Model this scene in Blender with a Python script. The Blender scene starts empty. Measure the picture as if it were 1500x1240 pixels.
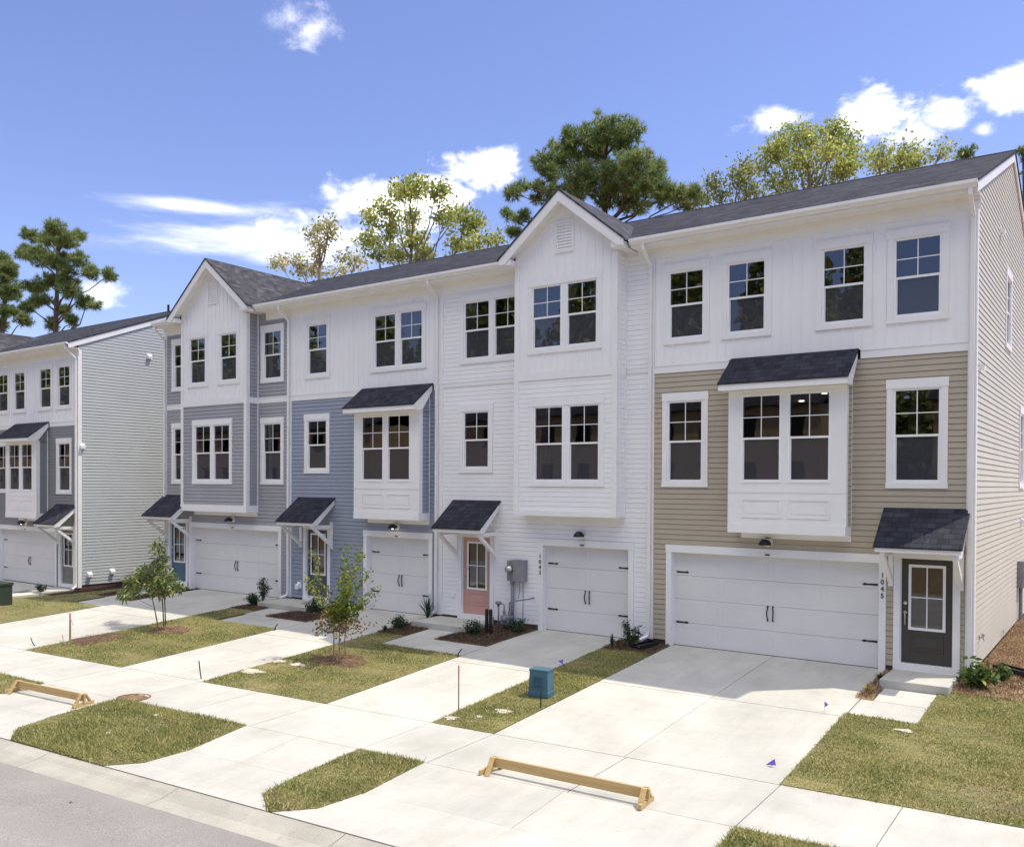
import bpy, math, random
import numpy as np
from mathutils import Vector, Matrix

SC = bpy.context.scene
COL = SC.collection
random.seed(11)
RNG = np.random.default_rng(11)
R = math.radians

# ---------------------------------------------------------------- materials
def nodes_of(name):
    m = bpy.data.materials.new(name); m.use_nodes = True
    nt = m.node_tree; nt.nodes.clear()
    out = nt.nodes.new('ShaderNodeOutputMaterial')
    return m, nt, out

def N(nt, t, **kw):
    n = nt.nodes.new(t)
    for k, v in kw.items():
        if k in n.inputs.keys(): n.inputs[k].default_value = v
        else: setattr(n, k, v)
    return n

def mat(name, col, rough=.6, var=.08, scale=3., bump=0., bscale=60., metal=0., spec=.4, fine=.0, stretch=None, dirt=None, island=0., dirt2=None, streak=0.):
    """Principled with two octaves of procedural colour variation and an optional bump."""
    m, nt, out = nodes_of(name); L = nt.links.new
    p = N(nt, 'ShaderNodeBsdfPrincipled'); p.inputs['Roughness'].default_value = rough
    p.inputs['Metallic'].default_value = metal; p.inputs['Specular IOR Level'].default_value = spec
    tc = N(nt, 'ShaderNodeTexCoord'); vec = tc.outputs['Object']
    if stretch:
        mp = N(nt, 'ShaderNodeMapping'); mp.inputs['Scale'].default_value = stretch
        L(vec, mp.inputs[0]); vec = mp.outputs[0]
    n1 = N(nt, 'ShaderNodeTexNoise', Scale=scale, Detail=5., Roughness=.6); L(vec, n1.inputs['Vector'])
    r = N(nt, 'ShaderNodeMapRange'); r.inputs[1].default_value = .3; r.inputs[2].default_value = .7
    r.inputs[3].default_value = 1 - var; r.inputs[4].default_value = 1 + var
    L(n1.outputs['Fac'], r.inputs[0]); fac = r.outputs[0]
    if fine:
        n2 = N(nt, 'ShaderNodeTexNoise', Scale=bscale, Detail=3.); L(vec, n2.inputs['Vector'])
        r2 = N(nt, 'ShaderNodeMapRange'); r2.inputs[1].default_value = .3; r2.inputs[2].default_value = .7
        r2.inputs[3].default_value = 1 - fine; r2.inputs[4].default_value = 1 + fine
        L(n2.outputs['Fac'], r2.inputs[0])
        mm = N(nt, 'ShaderNodeMath', operation='MULTIPLY'); L(fac, mm.inputs[0]); L(r2.outputs[0], mm.inputs[1]); fac = mm.outputs[0]
    if streak:
        mp2 = N(nt, 'ShaderNodeMapping'); mp2.inputs['Scale'].default_value = (2.6, .30, 1.); L(tc.outputs['Object'], mp2.inputs[0])
        ns = N(nt, 'ShaderNodeTexNoise', Scale=1.6, Detail=4., Roughness=.6); L(mp2.outputs[0], ns.inputs['Vector'])
        rs_ = N(nt, 'ShaderNodeMapRange'); rs_.inputs[1].default_value = .35; rs_.inputs[2].default_value = .65; rs_.inputs[3].default_value = 1-streak; rs_.inputs[4].default_value = 1+streak*.6
        L(ns.outputs['Fac'], rs_.inputs[0]); ms_ = N(nt, 'ShaderNodeMath', operation='MULTIPLY'); L(fac, ms_.inputs[0]); L(rs_.outputs[0], ms_.inputs[1]); fac = ms_.outputs[0]
    if island:
        g = N(nt, 'ShaderNodeNewGeometry'); r3 = N(nt, 'ShaderNodeMapRange'); r3.inputs[3].default_value = 1-island; r3.inputs[4].default_value = 1+island
        L(g.outputs['Random Per Island'], r3.inputs[0]); m3 = N(nt, 'ShaderNodeMath', operation='MULTIPLY'); L(fac, m3.inputs[0]); L(r3.outputs[0], m3.inputs[1]); fac = m3.outputs[0]
    mul = N(nt, 'ShaderNodeVectorMath', operation='SCALE'); mul.inputs[0].default_value = col[:3]
    L(fac, mul.inputs['Scale']); colout = mul.outputs[0]
    for dirt in [d for d in (dirt, dirt2) if d]:
        nd = N(nt, 'ShaderNodeTexNoise', Scale=dirt[0], Detail=6., Roughness=.7); L(vec, nd.inputs['Vector'])
        rd = N(nt, 'ShaderNodeMapRange'); rd.inputs[1].default_value = dirt[1]; rd.inputs[2].default_value = dirt[1] + .2
        rd.inputs[3].default_value = 0; rd.inputs[4].default_value = dirt[2]
        L(nd.outputs['Fac'], rd.inputs[0])
        mx = N(nt, 'ShaderNodeMix', data_type='RGBA'); L(rd.outputs[0], mx.inputs[0]); L(colout, mx.inputs[6])
        mx.inputs[7].default_value = (*dirt[3], 1); colout = mx.outputs[2]
    L(colout, p.inputs['Base Color'])
    if bump:
        nb = N(nt, 'ShaderNodeTexNoise', Scale=bscale, Detail=4.); L(vec, nb.inputs['Vector'])
        b = N(nt, 'ShaderNodeBump', Strength=bump, Distance=.01); L(nb.outputs['Fac'], b.inputs['Height'])
        L(b.outputs[0], p.inputs['Normal'])
    L(p.outputs[0], out.inputs[0])
    return m

def shingle(name, axes, c1, c2, slope=1.):
    """Architectural shingles: staggered tabs of random tone; axes = which object axes run along the course and up the slope."""
    m, nt, out = nodes_of(name); L = nt.links.new
    p = N(nt, 'ShaderNodeBsdfPrincipled', Roughness=.85); p.inputs['Specular IOR Level'].default_value = .25
    tc = N(nt, 'ShaderNodeTexCoord'); sp = N(nt, 'ShaderNodeSeparateXYZ'); L(tc.outputs['Object'], sp.inputs[0])
    cb = N(nt, 'ShaderNodeCombineXYZ')
    L(sp.outputs[axes[0]], cb.inputs[0])
    ml = N(nt, 'ShaderNodeMath', operation='MULTIPLY'); ml.inputs[1].default_value = slope
    L(sp.outputs[axes[1]], ml.inputs[0]); L(ml.outputs[0], cb.inputs[1])
    br = N(nt, 'ShaderNodeTexBrick'); br.offset = .37; br.squash = 1.0
    br.inputs['Scale'].default_value = 1.; br.inputs['Brick Width'].default_value = .31; br.inputs['Row Height'].default_value = .145
    br.inputs['Mortar Size'].default_value = .008; br.inputs['Mortar Smooth'].default_value = .3
    br.inputs['Color1'].default_value = (*c1, 1); br.inputs['Color2'].default_value = (*c2, 1)
    br.inputs['Mortar'].default_value = (c1[0]*.35, c1[1]*.35, c1[2]*.35, 1)
    L(cb.outputs[0], br.inputs['Vector'])
    br2 = N(nt, 'ShaderNodeTexBrick'); br2.offset = .5
    br2.inputs['Scale'].default_value = 1.; br2.inputs['Brick Width'].default_value = .17; br2.inputs['Row Height'].default_value = .145
    br2.inputs['Mortar Size'].default_value = 0.
    br2.inputs['Color1'].default_value = (.68, .68, .70, 1); br2.inputs['Color2'].default_value = (1.28, 1.27, 1.3, 1)
    L(cb.outputs[0], br2.inputs['Vector'])
    mx = N(nt, 'ShaderNodeMix', data_type='RGBA', blend_type='MULTIPLY'); mx.inputs[0].default_value = 1.
    L(br.outputs[0], mx.inputs[6]); L(br2.outputs[0], mx.inputs[7])
    n1 = N(nt, 'ShaderNodeTexNoise', Scale=220., Detail=2.); L(tc.outputs['Object'], n1.inputs['Vector'])
    r = N(nt, 'ShaderNodeMapRange'); r.inputs[3].default_value = .6; r.inputs[4].default_value = 1.4; L(n1.outputs['Fac'], r.inputs[0])
    sc = N(nt, 'ShaderNodeVectorMath', operation='SCALE'); L(mx.outputs[2], sc.inputs[0]); L(r.outputs[0], sc.inputs['Scale'])
    L(sc.outputs[0], p.inputs['Base Color'])
    b = N(nt, 'ShaderNodeBump', Strength=.6, Distance=.012); L(br.outputs['Fac'], b.inputs['Height']); b.invert = True
    L(b.outputs[0], p.inputs['Normal'])
    L(p.outputs[0], out.inputs[0])
    return m

def glass(name, tint, screen=0.):
    m, nt, out = nodes_of(name); L = nt.links.new
    tr = N(nt, 'ShaderNodeBsdfTransparent'); tr.inputs[0].default_value = (*tint, 1)
    gl = N(nt, 'ShaderNodeBsdfGlossy', Roughness=.004); gl.inputs[0].default_value = (.95, .97, 1, 1)
    fr = N(nt, 'ShaderNodeFresnel', IOR=2.1)
    tc = N(nt, 'ShaderNodeTexCoord'); n1 = N(nt, 'ShaderNodeTexNoise', Scale=2.2, Detail=1.); L(tc.outputs['Object'], n1.inputs['Vector'])
    b = N(nt, 'ShaderNodeBump', Strength=.05, Distance=.02); L(n1.outputs['Fac'], b.inputs['Height'])
    L(b.outputs[0], gl.inputs['Normal'])
    mx = N(nt, 'ShaderNodeMixShader'); L(fr.outputs[0], mx.inputs[0]); L(tr.outputs[0], mx.inputs[1]); L(gl.outputs[0], mx.inputs[2])
    last = mx
    if screen:
        df = N(nt, 'ShaderNodeBsdfDiffuse'); df.inputs[0].default_value = (.088, .09, .105, 1)
        m2 = N(nt, 'ShaderNodeMixShader'); m2.inputs[0].default_value = screen
        L(mx.outputs[0], m2.inputs[1]); L(df.outputs[0], m2.inputs[2]); last = m2
    L(last.outputs[0], out.inputs[0])
    return m

def foliage(name, c1, c2, c3=None, scale=.6, trans=.25, rough=.55):
    """Leaf colour varied per leaf (random per island) and per clump (noise)."""
    m, nt, out = nodes_of(name); L = nt.links.new
    g = N(nt, 'ShaderNodeNewGeometry'); tc = N(nt, 'ShaderNodeTexCoord')
    n1 = N(nt, 'ShaderNodeTexNoise', Scale=scale, Detail=3.); L(tc.outputs['Object'], n1.inputs['Vector'])
    rm = N(nt, 'ShaderNodeMapRange'); rm.inputs[1].default_value = .35; rm.inputs[2].default_value = .65; L(n1.outputs['Fac'], rm.inputs[0])
    mx = N(nt, 'ShaderNodeMix', data_type='RGBA'); L(rm.outputs[0], mx.inputs[0])
    mx.inputs[6].default_value = (*c1, 1); mx.inputs[7].default_value = (*c2, 1); col = mx.outputs[2]
    if c3:
        gt = N(nt, 'ShaderNodeMath', operation='GREATER_THAN'); gt.inputs[1].default_value = .86; L(g.outputs['Random Per Island'], gt.inputs[0])
        m3 = N(nt, 'ShaderNodeMix', data_type='RGBA'); L(gt.outputs[0], m3.inputs[0]); L(col, m3.inputs[6]); m3.inputs[7].default_value = (*c3, 1); col = m3.outputs[2]
    r = N(nt, 'ShaderNodeMapRange'); r.inputs[3].default_value = .55; r.inputs[4].default_value = 1.45; L(g.outputs['Random Per Island'], r.inputs[0])
    sc = N(nt, 'ShaderNodeVectorMath', operation='SCALE'); L(col, sc.inputs[0]); L(r.outputs[0], sc.inputs['Scale'])
    p = N(nt, 'ShaderNodeBsdfPrincipled', Roughness=rough); p.inputs['Specular IOR Level'].default_value = .3; L(sc.outputs[0], p.inputs['Base Color'])
    t = N(nt, 'ShaderNodeBsdfTranslucent'); L(sc.outputs[0], t.inputs[0])
    ms = N(nt, 'ShaderNodeMixShader'); ms.inputs[0].default_value = trans; L(p.outputs[0], ms.inputs[1]); L(t.outputs[0], ms.inputs[2])
    L(ms.outputs[0], out.inputs[0])
    return m

def turf(name, c1, c2, c3, dry, trans=.4, leaf=True):
    m, nt, out = nodes_of(name); L = nt.links.new
    g = N(nt, 'ShaderNodeNewGeometry'); tc = N(nt, 'ShaderNodeTexCoord')
    def mr(src, a, b, c, d):
        r = N(nt, 'ShaderNodeMapRange'); r.inputs[1].default_value = a; r.inputs[2].default_value = b; r.inputs[3].default_value = c; r.inputs[4].default_value = d
        L(src, r.inputs[0]); return r.outputs[0]
    n1 = N(nt, 'ShaderNodeTexNoise', Scale=1.7, Detail=5., Roughness=.65); L(tc.outputs['Object'], n1.inputs['Vector'])
    n2 = N(nt, 'ShaderNodeTexNoise', Scale=.75, Detail=7., Roughness=.75); L(tc.outputs['Object'], n2.inputs['Vector'])
    mx = N(nt, 'ShaderNodeMix', data_type='RGBA'); L(mr(n1.outputs['Fac'], .38, .62, 0, 1), mx.inputs[0]); mx.inputs[6].default_value = (*c1, 1); mx.inputs[7].default_value = (*c2, 1)
    m2 = N(nt, 'ShaderNodeMix', data_type='RGBA'); L(mr(n2.outputs['Fac'], .55, .68, 0, .75), m2.inputs[0]); L(mx.outputs[2], m2.inputs[6]); m2.inputs[7].default_value = (*dry, 1)
    br = N(nt, 'ShaderNodeTexBrick'); br.inputs['Scale'].default_value = 1.; br.inputs['Brick Width'].default_value = 1.25; br.inputs['Row Height'].default_value = .46; br.inputs['Mortar Size'].default_value = .022
    br.inputs['Mortar Smooth'].default_value = .8; br.inputs['Color1'].default_value = (.86, .88, .84, 1); br.inputs['Color2'].default_value = (1.14, 1.12, 1.12, 1); br.inputs['Mortar'].default_value = (.74, .70, .62, 1)
    wv = N(nt, 'ShaderNodeVectorMath', operation='ADD'); nw = N(nt, 'ShaderNodeTexNoise', Scale=3.); L(tc.outputs['Object'], nw.inputs['Vector'])
    sv = N(nt, 'ShaderNodeVectorMath', operation='SCALE'); L(nw.outputs['Color'], sv.inputs[0]); sv.inputs['Scale'].default_value = .16
    L(tc.outputs['Object'], wv.inputs[0]); L(sv.outputs[0], wv.inputs[1]); L(wv.outputs[0], br.inputs['Vector'])
    mm = N(nt, 'ShaderNodeMix', data_type='RGBA', blend_type='MULTIPLY'); mm.inputs[0].default_value = 1.; L(m2.outputs[2], mm.inputs[6]); L(br.outputs[0], mm.inputs[7]); col = mm.outputs[2]
    p = N(nt, 'ShaderNodeBsdfPrincipled', Roughness=.6); p.inputs['Specular IOR Level'].default_value = .25
    if leaf:
        gt = N(nt, 'ShaderNodeMath', operation='GREATER_THAN'); gt.inputs[1].default_value = .80; L(g.outputs['Random Per Island'], gt.inputs[0])
        m3 = N(nt, 'ShaderNodeMix', data_type='RGBA'); L(gt.outputs[0], m3.inputs[0]); L(col, m3.inputs[6]); m3.inputs[7].default_value = (*c3, 1)
        sc = N(nt, 'ShaderNodeVectorMath', operation='SCALE'); L(m3.outputs[2], sc.inputs[0]); L(mr(g.outputs['Random Per Island'], 0, 1, .55, 1.45), sc.inputs['Scale']); col = sc.outputs[0]
    else:
        n3 = N(nt, 'ShaderNodeTexNoise', Scale=60., Detail=3.); L(tc.outputs['Object'], n3.inputs['Vector'])
        sc = N(nt, 'ShaderNodeVectorMath', operation='SCALE'); L(col, sc.inputs[0]); L(mr(n3.outputs['Fac'], .3, .7, .55, 1.3), sc.inputs['Scale']); col = sc.outputs[0]
    L(col, p.inputs['Base Color'])
    if leaf:
        t = N(nt, 'ShaderNodeBsdfTranslucent'); L(col, t.inputs[0]); ms = N(nt, 'ShaderNodeMixShader'); ms.inputs[0].default_value = trans
        L(p.outputs[0], ms.inputs[1]); L(t.outputs[0], ms.inputs[2]); L(ms.outputs[0], out.inputs[0])
    else: L(p.outputs[0], out.inputs[0])
    return m

def emit(name, col, s):
    m, nt, out = nodes_of(name)
    e = N(nt, 'ShaderNodeEmission', Strength=s); e.inputs[0].default_value = (*col, 1)
    nt.links.new(e.outputs[0], out.inputs[0]); return m

M = dict(
    white_lap=mat('white vinyl siding', (.865, .855, .845), .45, .03, .8, 0, spec=.3),
    white_bb=mat('white board siding', (.865, .855, .845), .45, .03, .8, 0, spec=.3),
    trim=mat('white trim', (.835, .825, .805), .5, .03, 1.2, spec=.3),
    vinyl=mat('white vinyl frame', (.87, .87, .86), .35, .02, 2.),
    alum=mat('white aluminium gutter', (.82, .80, .77), .35, .03, 2.),
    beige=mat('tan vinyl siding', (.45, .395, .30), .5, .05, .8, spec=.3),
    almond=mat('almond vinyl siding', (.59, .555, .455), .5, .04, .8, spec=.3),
    blue=mat('slate blue vinyl siding', (.305, .335, .405), .5, .05, .8, spec=.3),
    greylap=mat('grey vinyl siding', (.36, .355, .375), .5, .05, .8, spec=.3),
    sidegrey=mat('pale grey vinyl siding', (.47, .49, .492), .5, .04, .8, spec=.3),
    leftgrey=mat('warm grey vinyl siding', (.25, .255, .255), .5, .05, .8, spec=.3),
    garage=mat('white steel garage door', (.735, .725, .71), .4, .03, 1., spec=.4),
    black=mat('black iron', (.012, .012, .013), .4, .2, 20.),
    found=mat('dark brick foundation', (.10, .06, .055), .85, .3, 14., .4, 40.),
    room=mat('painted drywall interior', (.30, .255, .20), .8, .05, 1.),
    roomdark=mat('interior ceiling', (.36, .31, .25), .8, .05, 1.),
    curtain=mat('pale curtain', (.55, .53, .52), .8, .05, 3.),
    glass=glass('clear glazing', (.55, .56, .56)),
    screen=glass('glazing behind insect screen', (.5, .5, .52), .5),
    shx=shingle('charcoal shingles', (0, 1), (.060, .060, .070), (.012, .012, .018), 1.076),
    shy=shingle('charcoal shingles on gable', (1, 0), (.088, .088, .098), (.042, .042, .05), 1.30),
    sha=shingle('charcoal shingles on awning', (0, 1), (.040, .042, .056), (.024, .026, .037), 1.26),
    d_grey=mat('charcoal door paint', (.058, .054, .048), .4, .05, 2.),
    d_peach=mat('peach door paint', (.57, .325, .275), .4, .05, 2.),
    d_navy=mat('dark slate door paint', (.075, .075, .115), .4, .05, 2.),
    d_teal=mat('teal blue door paint', (.075, .145, .20), .4, .05, 2.),
    d_taupe=mat('taupe door paint', (.20, .19, .18), .4, .05, 2.),
    steel=mat('brushed steel', (.55, .55, .55), .3, .1, 20., metal=1.),
    grey=mat('grey painted metal', (.25, .25, .26), .5, .1, 8.),
    pipe=mat('grey pipe', (.22, .225, .24), .5, .12, 12.),
    greenbox=mat('green utility cabinet', (.035, .052, .036), .5, .1, 3.),
    teal=mat('blue green plastic pedestal', (.06, .14, .19), .45, .1, 4.),
    conc=mat('pale concrete', (.505, .497, .45), .85, .12, .7, .25, 90., fine=.07, spec=.2, dirt=(1.3, .50, .34, (.37, .335, .275)), island=.06, dirt2=(6., .60, .5, (.33, .29, .23)), streak=.05),
    kerb=mat('kerb concrete', (.40, .38, .325), .85, .14, 1.3, .3, 70., fine=.12, dirt2=(5., .58, .5, (.22, .20, .165)), island=.05, spec=.2, dirt=(1.6, .5, .4, (.32, .30, .26))),
    asph=mat('worn pale asphalt', (.272, .257, .238), .9, .14, .6, .5, 55., fine=.28, dirt2=(9., .66, .6, (.13, .12, .115)), spec=.2, dirt=(1.1, .55, .5, (.40, .365, .33))),
    soil=mat('bare soil', (.20, .145, .085), .95, .25, 2.5, .8, 30., fine=.2, spec=.1),
    sod=turf('sod thatch', (.20, .19, .075), (.26, .23, .10), (.3, .26, .15), (.29, .22, .13), leaf=False),
    mulch=mat('pine straw mulch', (.155, .10, .068), .95, .35, 5., .9, 60., fine=.4, spec=.1),
    straw=mat('tan pine straw', (.40, .29, .18), .95, .25, 3., .9, 60., fine=.35, spec=.1),
    sand=mat('dry sand patch', (.60, .54, .45), .95, .15, 9., .5, 60., fine=.15, spec=.1),
    wood=mat('fresh pine lumber', (.50, .35, .155), .7, .16, 5., .2, 60., stretch=(.35, 6, 6), fine=.06),
    osb=mat('tan wall sheathing', (.42, .31, .17), .8, .15, 2., fine=.15),
    bark=mat('grey brown bark', (.10, .075, .055), .9, .3, 6., .8, 30.),
    palebark=mat('pale bark', (.26, .21, .15), .9, .25, 6., .5, 30.),
    iron=mat('rusty cast iron', (.22, .14, .075), .75, .3, 9., .5, 60., fine=.25),
    purple=mat('purple marking flag', (.22, .16, .72), .6, .05, 5.),
    red=mat('red marker paint', (.46, .15, .125), .6, .1, 5.),
    pink=mat('pink flagging', (.75, .35, .33), .6, .1, 5.),
    stake=mat('weathered stake wood', (.36, .27, .17), .8, .2, 12.),
    pine=foliage('pine needles', (.15, .235, .08), (.28, .35, .115), (.34, .32, .13), .55, .5),
    leaf1=foliage('yellow green leaves', (.47, .50, .14), (.33, .40, .11), (.58, .52, .18), .5, .55),
    leaf2=foliage('pale autumn leaves', (.56, .51, .27), (.42, .45, .19), (.66, .52, .28), .6, .35),
    leaf3=foliage('mid green leaves', (.21, .27, .09), (.35, .38, .12), (.48, .42, .13), .6, .3),
    myrtle=foliage('dark glossy leaves', (.10, .16, .045), (.19, .24, .07), (.38, .34, .13), 4., .35, .4),
    myrtle2=foliage('bright green leaves', (.11, .20, .03), (.21, .27, .04), (.34, .30, .06), 3., .4, .45),
    russet=foliage('russet leaves', (.28, .15, .06), (.20, .19, .05), (.36, .12, .06), 4., .35, .45),
    shrub=foliage('dark shrub leaves', (.025, .05, .022), (.045, .085, .03), None, 5., .15, .4),
    yucca=foliage('broad green leaves', (.06, .13, .03), (.13, .20, .05), (.30, .27, .07), 5., .3, .4),
    drygrass=foliage('dry straw tuft', (.34, .25, .12), (.24, .19, .07), (.30, .30, .08), 5., .2),
    grass=turf('bermuda grass', (.19, .235, .065), (.335, .33, .12), (.48, .42, .21), (.42, .34, .19)),
    straws=foliage('pine needles on ground', (.39, .27, .155), (.28, .18, .10), (.48, .36, .22), 2., .1, .8),
    straws2=foliage('dark pine needles on ground', (.15, .095, .062), (.095, .065, .045), (.24, .16, .10), 2., .1, .8),
    lamp=emit('lamp bulb', (1., .86, .6), 6.),
    led=emit('recessed lamp', (1., .85, .6), 4.),
)

# ---------------------------------------------------------------- mesh helpers
class MB:
    def __init__(s): s.v = []; s.f = []; s.m = []
    def quad(s, *p, m=0):
        b = len(s.v); s.v += [tuple(q) for q in p]; s.f.append(tuple(range(b, b+len(p)))); s.m.append(m); return s
    def box(s, x0, x1, y0, y1, z0, z1, m=0):
        b = len(s.v)
        s.v += [(x0,y0,z0),(x1,y0,z0),(x1,y1,z0),(x0,y1,z0),(x0,y0,z1),(x1,y0,z1),(x1,y1,z1),(x0,y1,z1)]
        for f in ((3,2,1,0),(4,5,6,7),(0,1,5,4),(1,2,6,5),(2,3,7,6),(3,0,4,7)): s.f.append(tuple(b+i for i in f)); s.m.append(m)
        return s
    def prism(s, pts, d, m=0):
        """polygon pts (3-D) pushed along vector d"""
        b = len(s.v); n = len(pts)
        s.v += [tuple(p) for p in pts] + [(p[0]+d[0], p[1]+d[1], p[2]+d[2]) for p in pts]
        s.f.append(tuple(range(b+n-1, b-1, -1))); s.m.append(m)
        s.f.append(tuple(range(b+n, b+2*n))); s.m.append(m)
        for i in range(n):
            j = (i+1) % n; s.f.append((b+i, b+j, b+n+j, b+n+i)); s.m.append(m)
        return s
    def tube(s, path, rad, n=8, m=0, cap=True, sq=None):
        path = [Vector(p) for p in path]
        rad = rad if isinstance(rad, (list, tuple)) else [rad]*len(path)
        rings = []; prev = None
        for i, p in enumerate(path):
            if i == 0: d = path[1]-p
            elif i == len(path)-1: d = p-path[-2]
            else: d = (path[i+1]-p).normalized() + (p-path[i-1]).normalized()
            d.normalize()
            if prev is None:
                a = Vector((1,0,0)) if abs(d.x) < .9 else Vector((0,1,0))
                a = (a - d*a.dot(d)).normalized()
            else:
                a = (prev - d*prev.dot(d)).normalized()
            prev = a; c = d.cross(a)
            b = len(s.v)
            for k in range(n):
                t = 2*math.pi*(k+.5 if sq else k)/n
                s.v.append(tuple(p + (a*math.cos(t)*(sq[0] if sq else 1) + c*math.sin(t)*(sq[1] if sq else 1))*rad[i]))
            rings.append(b)
        for i in range(len(path)-1):
            for k in range(n):
                j = (k+1) % n
                s.f.append((rings[i]+k, rings[i]+j, rings[i+1]+j, rings[i+1]+k)); s.m.append(m)
        if cap:
            s.f.append(tuple(rings[0]+k for k in range(n-1,-1,-1))); s.m.append(m)
            s.f.append(tuple(rings[-1]+k for k in range(n))); s.m.append(m)
        return s
    def lathe(s, prof, c=(0,0,0), n=16, m=0, axis='z'):
        b = len(s.v)
        for r, h in prof:
            for k in range(n):
                t = 2*math.pi*k/n; x, y, z = r*math.cos(t), r*math.sin(t), h
                if axis == 'y': x, y, z = x, h, y
                if axis == 'x': x, y, z = h, x, y
                s.v.append((c[0]+x, c[1]+y, c[2]+z))
        for i in range(len(prof)-1):
            for k in range(n):
                j = (k+1) % n
                s.f.append((b+i*n+k, b+i*n+j, b+(i+1)*n+j, b+(i+1)*n+k)); s.m.append(m)
        return s
    def mesh(s, name, mats):
        me = bpy.data.meshes.new(name); me.from_pydata(s.v, [], s.f)
        mats = mats if isinstance(mats, (list, tuple)) else [mats]
        for m in mats: me.materials.append(m)
        if len(mats) > 1: me.polygons.foreach_set('material_index', s.m)
        me.update(); return me
    def build(s, name, mats, parent=None, loc=(0,0,0), rz=0., smooth=False):
        me = s.mesh(name, mats)
        if smooth: me.polygons.foreach_set('use_smooth', [True]*len(me.polygons))
        return put(name, me, parent, loc, rz)

def put(name, me, parent=None, loc=(0,0,0), rz=0.):
    o = bpy.data.objects.new(name, me); COL.objects.link(o)
    o.location = loc; o.rotation_euler = (0, 0, rz)
    if parent: o.parent = parent
    return o

def tag(o, label=None, cat=None, group=None, kind=None):
    if label: o['label'] = label
    if cat: o['category'] = cat
    if group: o['group'] = group
    if kind: o['kind'] = kind
    return o

def thing(name, label, cat, loc=(0,0,0), rz=0., group=None):
    return tag(put(name, None, None, loc, rz), label, cat, group)

def bevel(o, w=.006, seg=2):
    b = o.modifiers.new('edge', 'BEVEL'); b.width = w; b.segments = seg; b.limit_method = 'ANGLE'
    return o

def raw_mesh(name, V, F, mat_, parent=None, loc=(0,0,0)):
    """numpy verts (n,3) and faces (m,k) straight into a mesh object"""
    me = bpy.data.meshes.new(name); k = F.shape[1]
    me.vertices.add(len(V)); me.vertices.foreach_set('co', V.astype(np.float32).ravel())
    me.loops.add(F.size); me.loops.foreach_set('vertex_index', F.astype(np.int32).ravel())
    me.polygons.add(len(F)); me.polygons.foreach_set('loop_start', np.arange(0, F.size, k, dtype=np.int32))
    me.materials.append(mat_); me.update(calc_edges=True); me.validate()
    return put(name, me, parent, loc)

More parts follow.
